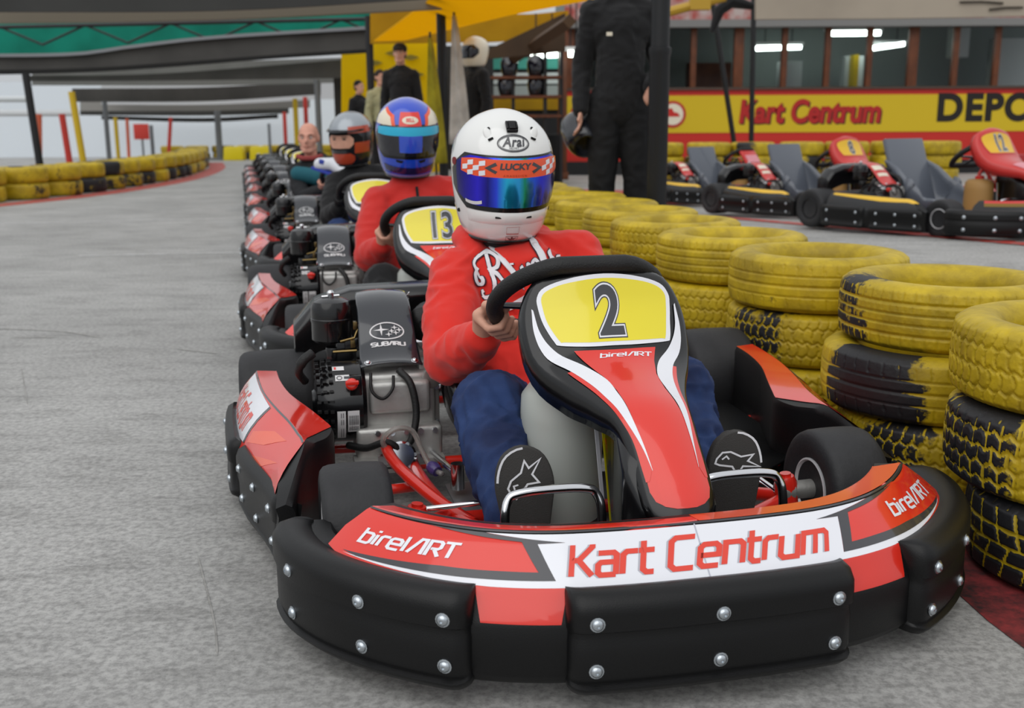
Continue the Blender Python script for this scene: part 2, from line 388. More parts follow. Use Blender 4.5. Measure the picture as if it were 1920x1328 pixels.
def floor_mat():
    m = bpy.data.materials.new('worn_concrete'); m.use_nodes = True; nt = m.node_tree; b = nt.nodes['Principled BSDF']; N = nt.nodes.new; L = nt.links.new
    tx = N('ShaderNodeTexCoord')
    def nz(s, d, r=.6, st=(1, 1, 1)):
        mp = N('ShaderNodeMapping'); mp.inputs['Scale'].default_value = st; L(tx.outputs['Object'], mp.inputs[0])
        n = N('ShaderNodeTexNoise'); n.inputs['Scale'].default_value = s; n.inputs['Detail'].default_value = d; n.inputs['Roughness'].default_value = r; L(mp.outputs[0], n.inputs['Vector']); return n.outputs['Fac']
    def ramp(f, a, b_, ca, cb_):
        r = N('ShaderNodeValToRGB'); r.color_ramp.elements[0].position = a; r.color_ramp.elements[1].position = b_
        r.color_ramp.elements[0].color = lin(ca) + (1,); r.color_ramp.elements[1].color = lin(cb_) + (1,); L(f, r.inputs[0]); return r.outputs[0]
    def mul(a, b_, f=1):
        x = N('ShaderNodeMix'); x.data_type = 'RGBA'; x.blend_type = 'MULTIPLY'; x.inputs[0].default_value = f; L(a, x.inputs[6]); L(b_, x.inputs[7]); return x.outputs[2]
    base = ramp(nz(1.1, 7), .35, .65, '#a3a29f', '#b9b8b5')
    base = mul(base, ramp(nz(60, 6, .7), .38, .6, '#b8b8b8', '#ffffff'), .8)
    base = mul(base, ramp(nz(9, 8, .7, (.35, 1, 1)), .36, .5, '#8e8d8a', '#ffffff'), .35)
    base = mul(base, ramp(nz(3.2, 6, .7, (.3, 1, 1)), .33, .48, '#9a9a98', '#ffffff'), .22)
    base = mul(base, ramp(nz(160, 4, .8), .30, .42, '#6c6b69', '#ffffff'), .5)
    L(base, b.inputs['Base Color']); b.inputs['Roughness'].default_value = .62
    bp = N('ShaderNodeBump'); bp.inputs['Strength'].default_value = .2; bp.inputs['Distance'].default_value = .003; L(nz(90, 8, .7), bp.inputs['Height']); L(bp.outputs[0], b.inputs['Normal'])
    return m
CONC = floor_mat()
def paint_mat(name, c1, c2, lo=.42, hi=.55):
    m = bpy.data.materials.new(name); m.use_nodes = True; nt = m.node_tree; b = nt.nodes['Principled BSDF']; N = nt.nodes.new; L = nt.links.new
    tx = N('ShaderNodeTexCoord'); n = N('ShaderNodeTexNoise'); n.inputs['Scale'].default_value = 14; n.inputs['Detail'].default_value = 10; n.inputs['Roughness'].default_value = .7
    L(tx.outputs['Object'], n.inputs['Vector']); r = N('ShaderNodeValToRGB'); r.color_ramp.elements[0].position = lo; r.color_ramp.elements[1].position = hi
    r.color_ramp.elements[0].color = lin(c1) + (1,); r.color_ramp.elements[1].color = lin(c2) + (1,); L(n.outputs['Fac'], r.inputs[0]); L(r.outputs[0], b.inputs['Base Color'])
    b.inputs['Roughness'].default_value = .6; return m
# ------------------------------------------------------------------ racing kart (x to its left, nose towards -y, wheels on z = 0)
HALF = [(0, -.575), (.12, -.573), (.24, -.562), (.34, -.536), (.43, -.493), (.52, -.425), (.60, -.338), (.65, -.25), (.672, -.17), (.674, -.10)]
CRV = cat([(-x, y, 0) for x, y in HALF[:0:-1]] + [(x, y, 0) for x, y in HALF], 10)
CD = [0.]
for i in range(1, len(CRV)): CD.append(CD[-1] + (CRV[i] - CRV[i-1]).length)
_h = CD[-1]/2; CD = [c - _h for c in CD]; AMAX = _h
def crv(a):
    a = max(-AMAX, min(AMAX, a)); lo, hi = 0, len(CD) - 1
    while hi - lo > 1:
        k = (lo + hi)//2
        if CD[k] <= a: lo = k
        else: hi = k
    t = (a - CD[lo])/(CD[hi] - CD[lo]); p = CRV[lo].lerp(CRV[hi], t)
    g = lambda k: (CRV[min(k+1, len(CRV)-1)] - CRV[max(k-1, 0)]).normalized()
    d = g(lo).lerp(g(hi), t).normalized(); return p, Vector((-d.y, d.x, 0))
def off(a, i, z): p, n = crv(a); return p + n*i + Vector((0, 0, z))
SEC = [(.182, .252), (.13, .2595), (.055, .195), (.034, .150), (.030, .135)]
ST = [0.]
for i in range(1, len(SEC)): ST.append(ST[-1] + math.hypot(SEC[i][0]-SEC[i-1][0], SEC[i][1]-SEC[i-1][1]))
def fair(a, t): return off(a, interp(t, ST, [s[0] for s in SEC]), interp(t, ST, [s[1] for s in SEC]))
# ---- number panel and nose: one long shell down the centre line
NL = [(.10, .615, .072), (.078, .619, .100), (.055, .602, .130), (.03, .54, .164), (-.015, .475, .164), (-.04, .452, .15), (-.09, .432, .12), (-.15, .415, .092), (-.21, .396, .074), (-.27, .357, .066), (-.33, .305, .064), (-.365, .268, .061), (-.384, .235, .052)]
NCV = cat(NL, 8)
NLEN = [0.]
for i in range(1, len(NCV)): NLEN.append(NLEN[-1] + math.hypot(NCV[i].x-NCV[i-1].x, NCV[i].y-NCV[i-1].y))
def nose_c(l):
    xs = NLEN; y = interp(l, xs, [p.x for p in NCV]); z = interp(l, xs, [p.y for p in NCV]); w = interp(l, xs, [p.z for p in NCV])
    e = .012; l0, l1 = max(0, l - e), min(xs[-1], l + e)
    t = Vector((0, interp(l1, xs, [p.x for p in NCV]) - interp(l0, xs, [p.x for p in NCV]), interp(l1, xs, [p.y for p in NCV]) - interp(l0, xs, [p.y for p in NCV]))).normalized()
    return Vector((.018*min(1, max(0, (l - .2)/.25)), y, z)), Vector((0, t.z, -t.y)), w
def nose(x, l):
    c, n, w = nose_c(l); k = x - c.x
    return Vector((x, c.y, c.z)) + n*(-.022*(k/w)**2)
# ---- side pod sections, for the right-hand side of the picture (mirrored for the other)
PODS = [  # y, inner x, inner z, ridge x, ridge z, outer x, outer z
    (.03, .630, .170, .648, .176, .662, .150), (.11, .612, .212, .624, .218, .672, .160), (.20, .588, .238, .603, .247, .692, .155),
    (.275, .548, .234, .612, .249, .712, .152), (.335, .534, .236, .622, .251, .727, .150), (.38, .545, .240, .632, .253, .735, .150), (.47, .575, .247, .655, .257, .750, .150),
    (.60, .620, .255, .682, .262, .760, .150), (.72, .642, .261, .695, .266, .765, .150), (.825, .650, .264, .702, .268, .766, .150)]
def podrow(y):
    ys = [p[0] for p in PODS]; return [interp(y, ys, [p[k] for p in PODS]) for k in range(1, 7)]
PODC = cat([(p[0],)+p[1:3] for p in PODS], 5); PODD = cat([p[3:6] for p in PODS], 5); PODE = cat([(p[0], p[6], 0) for p in PODS], 5)
PY = [p.x for p in PODC]
def pod(y, t, s=1):
    """t 0..1 across the top from inner edge to ridge, 1..2 down the outer face"""
    ix = interp(y, PY, [p.y for p in PODC]); iz = interp(y, PY, [p.z for p in PODC]); rx = interp(y, PY, [p.x for p in PODD]); rz = interp(y, PY, [p.y for p in PODD])
    ox = interp(y, PY, [p.z for p in PODD]); oz = interp(y, PY, [p.y for p in PODE])
    if t <= 1: q = Vector((ix + (rx - ix)*t, y, iz + (rz - iz)*t))
    else: k = t - 1; q = Vector((rx + (ox - rx)*k + .012*sin(pi*k), y, rz + (oz - rz)*k + .006*sin(pi*k)))
    q.x *= s; return q
def bolts(parent, pts, nrm, r=.0095, m=None):
    for p, n in zip(pts, nrm):
        MB().lathe([(r*1.25, 0), (r*1.25, .0015), (r, .002), (r*.93, .0045), (r*.62, .0068), (r*.3, .0074), (r*.3, .0055), (0, .0055)], p, n, 14).build('bolt', m or STL, parent, ang=50)
def pad(parent, a0, a1, top, name='bumper_pad'):
    rings = []; L = a1 - a0; n = max(8, int(L/.03))
    aa = [0, .003, .009, .018, .03] + [.03 + (L - .06)*k/n for k in range(1, n)] + [L - .03, L - .018, L - .009, L - .003, L]
    for u in aa:
        e = min(u, L - u); q = max(0, 1 - e/.03); ins = .034*(1 - sqrt(max(0, 1 - q*q))); zs = 1 - .10*(1 - sqrt(max(0, 1 - q*q)))
        sec = [(.075, .185), (top, .197), (.032, .2055), (.012, .200), (.001, .184), (0, .172), (0, .146), (.008, .141), (.008, .130), (.005, .122), (.005, .068), (.009, .060), (.009, .056), (.001, .052), (.002, .048), (.012, .038), (.06, .038)]
        rings.append([off(a0 + u, min(.075, i + ins), .118 + (z - .118)*zs) for i, z in sec])
    return MB().loft(rings).build(name, BLK, parent, ang=50)
def wheel(parent, c, R, w, side, rimcol, hub=True, name='wheel'):
    c = Vector(c); h = w/2
    prof = [(R*.50, -h*.86), (R*.62, -h*.98), (R*.80, -h), (R*.90, -h*.96), (R*.965, -h*.86), (R*.99, -h*.7), (R, -h*.35), (R*1.003, 0), (R, h*.35), (R*.99, h*.7), (R*.965, h*.86), (R*.90, h*.96), (R*.80, h), (R*.62, h*.98), (R*.50, h*.86)]
    t = MB().lathe(prof, c, (1, 0, 0), 48).build(name, RUB, parent, ang=40)
    s = -side   # inner face points to the kart's middle
    MB().lathe([(R*.52, s*h*.80), (R*.52, s*h*.93), (R*.49, s*h*.95), (R*.47, s*h*.88), (R*.45, s*h*.80), (R*.43, s*h*.74), (R*.16, s*h*.72), (0, s*h*.72)], c, (1, 0, 0), 36).build('rim', rimcol, t, ang=30)
    MB().lathe([(R*.52, -s*h*.80), (R*.52, -s*h*.93), (R*.49, -s*h*.95), (R*.46, -s*h*.8), (R*.42, -s*h*.2), (R*.16, -s*h*.15), (0, -s*h*.15)], c, (1, 0, 0), 36).build('rim', rimcol, t, ang=30)
    if hub: MB().lathe([(R*.24, s*h*.72), (R*.24, s*h*.82), (R*.16, s*h*.86), (R*.15, s*h*1.5), (R*.19, s*h*1.55), (R*.19, s*h*2.0), (0, s*h*2.0)], c, (1, 0, 0), 24).build('hub', ALUD, t, ang=30)
    return t
def number(parent, txt, c=(.002, .137), size=.150, back=True):
    for fat, m, o in ((.0062, DARK, .0046), (.0036, WHITE, .0050), (.0, DARK, .0054)):
        bm = text_bm(txt, size, (0, 0), fat=fat + .003, sx=.72 if len(txt) < 2 else .66)
        for v in bm.verts: v.co.x += c[0]; v.co.y = c[1] - v.co.y
        stick('number', bm, nose, (0, -1, .6), m, parent, o, .03)
def panel_outline(g):
    P = [(-.137+g, .094), (-.120+g, .074+g*.6), (-.07, .059+g), (0, .053+g), (.07, .059+g), (.120-g, .074+g*.6), (.138-g, .096), (.138-g, .118), (.132-g, .15), (.124-g*1.2, .190), (.112-g, .199-g*.7), (.05, .206-g), (0, .207-g), (-.05, .206-g), (-.105+g, .198-g*.7), (-.116+g*1.2, .188), (-.131+g, .15), (-.137+g, .118)]
    return [v[:2] for v in cat([(a, b, 0) for a, b in P], 4, True)]
def stripe(pts_o, pts_i):
    o = [v[:2] for v in cat([(a, b, 0) for a, b in pts_o], 6)]; i = [v[:2] for v in cat([(a, b, 0) for a, b in pts_i], 6)]
    n = len(o); return [[o[k], o[k+1], i[k+1], i[k]] for k in range(n - 1)]
def oval(c, rx, ry, w, n=48):
    L = [(c[0] + rx*cos(2*pi*k/n), c[1] + ry*sin(2*pi*k/n)) for k in range(n)]; return stroke(L, w, True)
def star4(c, r, k=.22, sx=1):
    return [[(c[0] + sx*(r if j % 2 == 0 else r*k)*cos(pi*j/4 + pi/2), c[1] + (r if j % 2 == 0 else r*k)*sin(pi*j/4 + pi/2)) for j in range(8)]]

def make_kart(label, group, parked=False, num='2'):
    K = thing('racing_kart', label, 'kart', group=group)
    red, white, yel = (PKR, CREAM, PKY) if parked else (RED, WHITE, YEL)
    # --- front bumper: black moulded body, red and white skin, three rub pads
    rings = []
    N = 72
    for k in range(N + 1):
        a = -AMAX + 2*AMAX*k/N; e = min(1, max(0, (abs(a) - .70)/.07)); e = e*e*(3 - 2*e)
        base = [(.19, .11), (.187, .235), (.178, .254), (.13, .2592), (.055, .1945), (.034, .15), (.03, .14), (.03, .06), (.045, .042), (.11, .036)]
        alt = [(.12, .11), (.115, .17), (.105, .186), (.09, .188), (.055, .190), (.034, .15), (.03, .14), (.03, .06), (.045, .042), (.11, .036)]
        rings.append([off(a, b[0] + (c[0]-b[0])*e, b[1] + (c[1]-b[1])*e) for b, c in zip(base, alt)])
    fb = MB().loft(rings).build('front_bumper', BLK, K, ang=40)
    skin = [(-.665, .002), (-.3, .002), (.3, .002), (.665, .002), (.70, .05), (.735, .1), (.742, .142), (.69, .1515), (.52, .1515), (.40, .1515), (.385, .205), (.252, .205), (.24, .152), (-.24, .152), (-.252, .205), (-.385, .205), (-.40, .1515), (-.52, .1515), (-.69, .1515), (-.742, .142), (-.735, .1), (-.70, .05)]
    OUT = (0, -.7, .7)
    stick('bumper_skin', poly_bm([skin]), fair, OUT, RED if not parked else BLKG, fb, .0010, .02)
    if not parked:
        stick('bumper_graphic', poly_bm([[(.012, .003), (.66, .003), (.697, .049), (.012, .049)]]), fair, OUT, ORANGE, fb, .0014, .02)
        wpol = [(-.40, .058), (.40, .058), (.236, .073), (.291, .075), (.259, .138), (.39, .138), (.655, .142), (.69, .143), (.374, .1505), (0, .1505), (-.374, .1505), (-.69, .143), (-.655, .142), (-.39, .138), (-.259, .138), (-.291, .075), (-.236, .073)]
        stick('bumper_graphic', poly_bm([wpol]), fair, OUT, WHITE, fb, .0014, .02)
        for s in (1, -1):
            d = [(.236, .073), (.404, .0585), (.533, .0575), (.323, .072), (.289, .124), (.352, .1235), (.473, .125), (.694, .1395), (.654, .1425), (.391, .1385), (.259, .1385), (.291, .075)]
            stick('bumper_graphic', poly_bm([[(s*a, t) for a, t in d]]), fair, OUT, DARK, fb, .0018, .02)
        stick('bumper_graphic', poly_bm([[(-.70, .0525), (.70, .0525), (.70, .0555), (-.70, .0555)]]), fair, OUT, DARK, fb, .0016, .02)
        stick('bumper_graphic', poly_bm([[(-.0012, .056), (.0012, .056), (.0012, .15), (-.0012, .15)]]), fair, OUT, mat('seam_grey', '#b9bac6', .3), fb, .0018, .02)
        P, W_ = tech('Kart Centrum', .17)
        lean_ = lambda dx, dt: (lambda a, b: (a + dx + (.2 + .45*max(0, min(1, (a + .23)/.46)))*(.132 - b)*.9, b + dt))
        stick('lettering', poly_bm(warp(skew(P, W_, (-.238, .132), .468, -.0535), lean_(-.0035, 0))), fair, OUT, mat('letter_shadow', '#b6b4bd', .3), fb, .0018, .02)
        stick('lettering', poly_bm(warp(skew(P, W_, (-.238, .132), .468, -.0535), lean_(0, 0))), fair, OUT, REDTXT, fb, .0022, .02)
        P, W_ = tech('birelART', .17)
        stick('lettering', poly_bm(skew(P, W_, (-.672, .117), .218, -.027, -.28, -.03)), fair, OUT, WHITE, fb, .002, .02)
        stick('lettering', poly_bm(skew(P, W_, (.447, .106), .226, -.029, -.22, .075)), fair, OUT, WHITE, fb, .002, .02)
    else:
        for t0, t1, m_ in ((.055, .078, PKR), (.078, .108, mat('amber_reflection_paint', '#7a5c14', .4))): stick('bumper_graphic', poly_bm([[(-.66, t0), (.66, t0), (.66, t1), (-.66, t1)]]), fair, OUT, m_, fb, .0016, .02)  # red edge line, then a brownish-yellow reflection painted on as a band
    pads = [(-.245, .245, .056, [-.2, 0, .2]), (.398, AMAX - .004, .062, [.437, .59, .775]), (-AMAX + .004, -.398, .062, [-.437, -.59, -.775])]
    for a0, a1, top, bs in pads:
        p = pad(K, a0, a1, top)
        for z in (.160, .081):
            for a in bs: bolts(p, [off(a, .0005 if z > .1 else .005, z)], [-crv(a)[1]])
    # --- side pods
    for s in (-1, 1):
        mb = MB(); rows = []
        for y in [p for p in PY]:
            i0 = pod(y, 0, s); r0 = pod(y, 1, s); o = pod(y, 2, s); m1 = pod(y, 1.5, s)
            b = s*.018
            rows.append([Vector((i0.x - b*.0, y, .06)), Vector((i0.x, y, i0.z - .012)), Vector((i0.x + b*.3, y, i0.z)), r0, m1, o, Vector((o.x + s*.004, y, .10)), Vector((o.x - s*.006, y, .05)), Vector((o.x - s*.03, y, .035))])
        sp = MB().loft(rows).build('side_pod', BLK, K, ang=35)
        ys = [.03, .10, .20, .275, .335, .825]
        f = (lambda u, v, s=s: pod(u, v*5, s))
        top = [(.205, .2), (.26, .2), (.335, .2), (.6, .2), (.822, .2), (.822, .012), (.6, .012), (.42, .012), (.345, .012), (.31, .06), (.25, .13)]
        stick('pod_skin', poly_bm([top]), f, (0, 0, 1), red if not parked else PKR, sp, .0009, .03)
        side = [(.205, .2), (.335, .2), (.6, .2), (.822, .2), (.822, .385), (.45, .385), (.25, .385), (.12, .385), (.07, .36), (.12, .28)]
        stick('pod_skin', poly_bm([side]), f, (s, 0, .8), red if not parked else BLKG, sp, .0009, .03)
        if parked:
            stick('pod_graphic', poly_bm([[(.12, .21), (.8, .21), (.8, .235), (.4, .27), (.16, .26)]]), f, (s, 0, .8), PKY, sp, .0016, .03)
        if not parked:
            stick('pod_graphic', poly_bm([[(.205, .201), (.822, .201), (.822, .207), (.205, .207)]]), f, (s, 0, .8), DARK, sp, .0016, .03)
            lab = [(.50, .215), (.60, .209), (.815, .209), (.80, .345), (.74, .372), (.62, .372), (.47, .352)]
            stick('pod_graphic', poly_bm([[(a*1.0 - (.012 if a < .55 else 0), b) for a, b in lab]]), f, (s, 0, .8), DARK, sp, .0014, .03)
            stick('pod_graphic', poly_bm([lab]), f, (s, 0, .8), WHITE, sp, .0018, .03)
            stick('pod_graphic', poly_bm([[(.27, .24), (.36, .25), (.45, .30), (.44, .34), (.34, .30)], [(.2, .30), (.3, .33), (.42, .37), (.3, .372)]]), f, (s, 0, .8), ORANGE, sp, .0014, .03)
            P, W_ = tech('Kart Centrum', .19)
            if s < 0: q = skew(P, W_, (.795, .338), -.27, -.085, .0)
            else: q = skew(P, W_, (.51, .338), .27, -.085, 0)
            stick('lettering', poly_bm(q), f, (s, 0, .8), REDTXT, sp, .0024, .03)
        for y0, y1, ex in ((.055, .45, 0), (.48, .86, .012)):
            rr = []; L = y1 - y0
            for u in [0, .006, .016, .03] + [.03 + (L - .06)*k/7 for k in range(1, 7)] + [L - .03, L - .016, L - .006, L]:
                e = min(u, L - u); q = max(0, 1 - e/.03); ins = .024*(1 - sqrt(max(0, 1 - q*q))); y = y0 + u; x = pod(min(y, .825), 2).x + .010 + ex
                zz = 1 - .13*(1 - sqrt(max(0, 1 - q*q)))
                rr.append([Vector((s*(x - i - ins*.8), y, .107 + (z - .107)*zz)) for i, z in [(.04, .172), (.02, .184), (.006, .176), (0, .16), (0, .128), (.004, .124), (.004, .058), (0, .054), (.003, .044), (.02, .034)]])
            pp = MB().loft(rr).build('pod_pad', BLK, K, ang=45)
            nb = 3 if y0 < .3 else 2
            for z in (.145, .075):
                for k in range(nb):
                    y = y0 + .05 + (L - .12)*k/max(1, nb - 1); x = pod(min(y, .825), 2).x + .010 + ex
                    bolts(pp, [Vector((s*(x - (.0 if z > .1 else .004)), y, z))], [Vector((s, -.2, 0))], .0085)
    # --- number panel and nose shell
    rows = []
    for l in [NLEN[-1]*k/44 for k in range(45)]:
        c, n, w = nose_c(l); row = []
        d = interp(l, [0, .05, .12, .2, .3, .45, .6, .65], [.03, .055, .075, .085, .085, .06, .05, .03])
        pr = [(-1, -d), (-1.03, -d*.6), (-1.0, -.026), (-.965, -.0225)] + [(x, None) for x in (-.9, -.7, -.45, -.2, 0, .2, .45, .7, .9)] + [(.965, -.0225), (1.0, -.026), (1.03, -d*.6), (1, -d)]
        for x, h in pr:
            if h is None: row.append(nose(c.x + x*w, l) - n*.001)
            else: row.append(Vector((c.x + x*w, c.y, c.z)) + n*h)
        rows.append(row)
    npn = MB().loft(rows, closed=False).build('number_panel', PKR if parked else BLKG, K, ang=50, solid=.006)
    MB().loft([[p for p in rows[0]], [p*.5 + Vector((0, .13, .60))*.5 + Vector((0, .012, -.02)) for p in rows[0]]], closed=False).build('panel_top_edge', PKR if parked else BLKG, npn, ang=60)
    NO = (0, -.8, .6)
    stick('panel_graphic', poly_bm([panel_outline(0)]), nose, NO, red if parked else WHITE, npn, .0038, .02)
    stick('panel_graphic', poly_bm([panel_outline(.009)]), nose, NO, yel, npn, .0042, .02)
    number(npn, num)
    if parked:
        stick('nose_graphic', poly_bm([[(-.06, .33), (.09, .33), (.078, .40), (-.044, .40)], [(-.04, .44), (.074, .44), (.072, .50), (-.036, .50)]]), nose, NO, mat('faded_pink', '#d98f98', .4), npn, .004, .02)
        npn.scale = (1.12, 1.1, 1.15)
    if not parked:
        L_ = lambda P: [(a + .018*min(1, max(0, (l - .2)/.25)), l) for a, l in P]
        nosered = [(-.082, .212), (-.03, .216), (0, .217), (.03, .216), (.085, .212), (.068, .25), (.052, .30), (.046, .35), (.046, .40), (.047, .45), (.049, .5), (.0535, .56), (.053, .59), (.047, .610), (.034, .622), (.017, .628), (0, .629), (-.017, .628), (-.034, .622), (-.047, .610), (-.053, .59), (-.0535, .56), (-.049, .5), (-.047, .45), (-.046, .40), (-.046, .35), (-.052, .30), (-.068, .25)]
        stick('nose_graphic', poly_bm([L_(nosered)]), nose, NO, RED, npn, .0038, .02)
        for s in (-1, 1):
            so_ = L_([(s*.150, .115), (s*.1515, .165), (s*.140, .212), (s*.105, .258), (s*.082, .31), (s*.068, .37), (s*.059, .43), (s*.047, .50), (s*.041, .552)])
            si = L_([(s*.147, .118), (s*.140, .165), (s*.120, .205), (s*.078, .250), (s*.052, .305), (s*.0475, .36), (s*.047, .42), (s*.043, .50), (s*.0405, .552)])
            stick('nose_graphic', poly_bm(stripe(so_, si)), nose, NO, WHITE, npn, .0046, .02)
            ro = L_([(s*.110, .262), (s*.091, .31), (s*.077, .36), (s*.0665, .42), (s*.058, .48), (s*.056, .54), (s*.055, .57)])
            ri = L_([(s*.100, .262), (s*.080, .31), (s*.066, .36), (s*.057, .42), (s*.046, .48), (s*.041, .54), (s*.049, .57)])
            stick('nose_graphic', poly_bm(stripe(ro, ri)), nose, NO, RED, npn, .0042, .02)
        P, W_ = tech('birelART', .17)
        stick('lettering', poly_bm(skew(P, W_, (-.036, .2385), .105, -.0125, -.3)), nose, NO, WHITE, npn, .0046, .03)
    MB().loft([[Vector((cx + wx*a, y, z)) for a, y, z in ((-1, y0, zb), (-1, y0, zt), (-.7, y0, zt + .02), (.7, y0, zt + .02), (1, y0, zt), (1, y0, zb))] for y0, zb, zt, wx, cx in ((-.34, .10, .235, .062, .015), (-.29, .075, .30, .078, .010), (-.20, .075, .355, .074, .018), (-.10, .09, .385, .056, .034), (-.04, .14, .41, .05, .04), (.02, .30, .43, .05, .04))]).build('nose_underside', BLKG, K, bev=.012, seg=3, ang=50)
    # --- steering wheel
    wc = Vector((-.02, .185, .530)); wu = Vector((1, 0, 0)); wv = Vector((0, -.80, .60)); wn_ = wu.cross(wv)*-1
    rim = []
    for k in range(48):
        a = 2*pi*k/48; r = .165; x = cos(a)*r*1.06; v = max(-.12, min(.150, sin(a)*r)); rim.append(wc + wu*x + wv*v)
    sw = MB().tube(rim, .0185, 14, True).build('steering_wheel', GRIP, K, ang=180)
    m = MB()
    for a in (185, -5, 270):
        a = radians(a); e = wc + wu*cos(a)*.160 + wv*max(-.12, sin(a)*.15); m.tube([wc - Vector((0, 0, .02)), wc.lerp(e, .5) - Vector((0, 0, .008)), e], [.022, .017, .013], 10, flat=.5)
    m.build('spoke', BLKG, sw, ang=60)
    MB().tube([(0, -.12, .10), (0, .03, .33), tuple(wc)], .011, 10).build('steering_column', FRAME, K, ang=60)
    m = MB()
    for s in (-1, 1): m.tube(cat([(s*.10, .14, .08), (s*.085, .13, .25), (s*.05, .12, .40), (s*.02, .10, .46)], 5), .012, 10)
    m.build('column_support', FRAME, K, ang=60)
    # --- seat, tank, tray, frame
    prof = cat([(.33, .17), (.40, .105), (.52, .075), (.66, .10), (.74, .20), (.80, .34), (.84, .46)], 5) if False else cat([(0, .30, .175), (0, .38, .11), (0, .52, .08), (0, .66, .10), (0, .745, .20), (0, .80, .34), (0, .845, .47)], 5)
    rows = []
    for k, p in enumerate(prof):
        t = k/(len(prof) - 1); a = prof[max(0, k-1)]; b = prof[min(len(prof)-1, k+1)]; tg = (b - a).normalized(); nn = Vector((0, -tg.z, tg.y))
        wing = interp(t, [0, .12, .3, .5, .7, .9, 1], [.07, .15, .26, .29, .25, .14, .05]); hw = interp(t, [0, .3, .6, 1], [.21, .245, .25, .20]); row = []
        for j in range(17):
            q = -1 + j/8; e = abs(q); row.append(p + Vector((hw*(math.copysign(min(1, e*1.25), q)), 0, 0)) + nn*wing*max(0, (e - .45)/.55)**1.6)
        rows.append(row)
    MB().loft(rows, closed=False).build('seat', GREYP if parked else BLKG, K, ang=60, solid=.012)
    if parked: MB().box((0, .76, .40), (.40, .035, .50), Matrix.Rotation(radians(-20), 3, 'X')).build('seat_back', GREYP, K, bev=.015)
    m = MB()
    for s in (-1, 1):
        m.tube(cat([(s*.33, .80, .09), (s*.34, .45, .09), (s*.30, .12, .09), (s*.20, -.10, .09), (s*.15, -.34, .09)], 6), .015, 12)
        m.tube(cat([(s*.30, 1.08, .10), (s*.33, .80, .09)], 2), .015, 12)
        m.tube(cat([(s*.40, .62, .14), (s*.40, .40, .135), (s*.34, .20, .11), (s*.27, .06, .09)], 6), .014, 12)
        m.tube([(s*.31, .13, .09), (s*.40, .0, .115)], .015, 12); m.tube([(s*.20, -.10, .09), (s*.38, -.01, .11)], .014, 12)
        m.tube([(s*.33, .34, .085), (s*.62, .30, .085)], .012, 10); m.tube([(s*.33, .66, .085), (s*.64, .68, .085)], .012, 10)
        m.tube([(s*.17, -.30, .09), (s*.17, -.42, .11)], .012, 10)
    m.tube([(-.30, .10, .09), (.30, .10, .09)], .015, 12); m.tube([(-.34, .50, .085), (.34, .50, .085)], .015, 12); m.tube([(-.15, -.33, .09), (.15, -.33, .09)], .014, 12); m.tube([(-.30, 1.06, .10), (.30, 1.06, .10)], .014, 12)
    fr = m.build('frame', FRAME, K, ang=60)
    for s in (-1, 1):
        MB().lathe([(.024, -.045), (.024, .035), (.018, .05), (0, .05)], (s*.40, 0, .112), (s*-.10, 0, 1), 16).lathe([(.012, -.06), (.012, .056), (0, .056)], (s*.40, 0, .112), (s*-.10, 0, 1), 10).build('stub_axle', FRAME, K, ang=40)
        MB().tube([(s*.06, .04, .15), (s*.38, .09, .12)], .006, 8).tube([(s*.385, .0, .12), (s*.385, .095, .12)], .009, 8).build('tie_rod', CHR, K, ang=60)
        MB().tube([(s*.26, .30, .115), (s*.30, .62, .10)], .008, 8).lathe([(.016, -.03), (.016, .03), (0, .03)], (s*.262, .30, .115), (0, 0, 1), 12).build('seat_strut', CHR, K, ang=60)
    MB().tube([(-.62, 1.0, .142), (.62, 1.0, .142)], .0175, 14).build('rear_axle', STL, K, ang=60)
    MB().box((0, .02, .068), (.56, .72, .006)).build('floor_tray', TRAY, K, bev=.002)
    MB().add([(.20, -.02, .100), (.33, .10, .104), (.53, .26, .104), (.60, .30, .104), (.62, .80, .104), (.30, .80, .104), (.26, .30, .104)], [tuple(range(7))]).build('side_floor', BLK, K, solid=.006)
    tk = MB().loft([[Vector((-.075 + .085*k*cos(a)*(1.0 if abs(cos(a)) > .5 else 1), .095 + .10*k*sin(a), z)) for a in [2*pi*j/24 for j in range(24)]] for z, k in ((.085, .8), (.09, .95), (.13, 1), (.30, 1), (.345, .97), (.365, .80), (.372, .45))]).build('fuel_tank', TAN if parked else TANK, K, ang=50)
    MB().lathe([(.03, 0), (.03, .018), (.024, .024), (0, .024)], (-.075, .095, .37), (0, 0, 1), 18).build('tank_cap', FRAME, tk)
    MB().prism([(-.004, 0), (.004, 0), (.004, .26), (-.004, .26)], (-.012, -.015, .09), (1, .25, 0), (-.10, 0, 1), .002).build('tank_stripe', WHITE, tk)
    MB().prism([(-.004, 0), (.004, 0), (.004, .26), (-.004, .26)], (.006, -.005, .09), (1, .25, 0), (-.10, 0, 1), .002).build('tank_stripe', YEL, tk)
    # --- pedals: chromed hoops
    for s in (-1, 1):
        x0, x1, y, z = (-.268, -.088, -.222, .252) if s < 0 else (.10, .27, -.222, .252)
        P = cat([(x0 + .006, y - .03, .08), (x0, y - .01, z - .05), (x0 + .008, y, z - .012), (x0 + .03, y, z), ((x0 + x1)/2, y, z + .003), (x1 - .03, y, z), (x1 - .008, y, z - .012), (x1, y - .01, z - .05), (x1 - .006, y - .03, .08)], 5)
        pd = MB().tube(P, .0085, 12).build('pedal', CHR, K, ang=180)
        MB().lathe([(.014, -.03), (.014, .03), (0, .03)], ((x0 + x1)/2, y - .03, .085), (1, 0, 0), 12).tube([((x0+x1)/2, y - .03, .085), ((x0+x1)/2, -.02, .10)], .004, 8).build('pedal_pivot', STL, pd)
    # --- wheels
    dk = mat('dark_rim', '#3a3a3c', .35, .8)
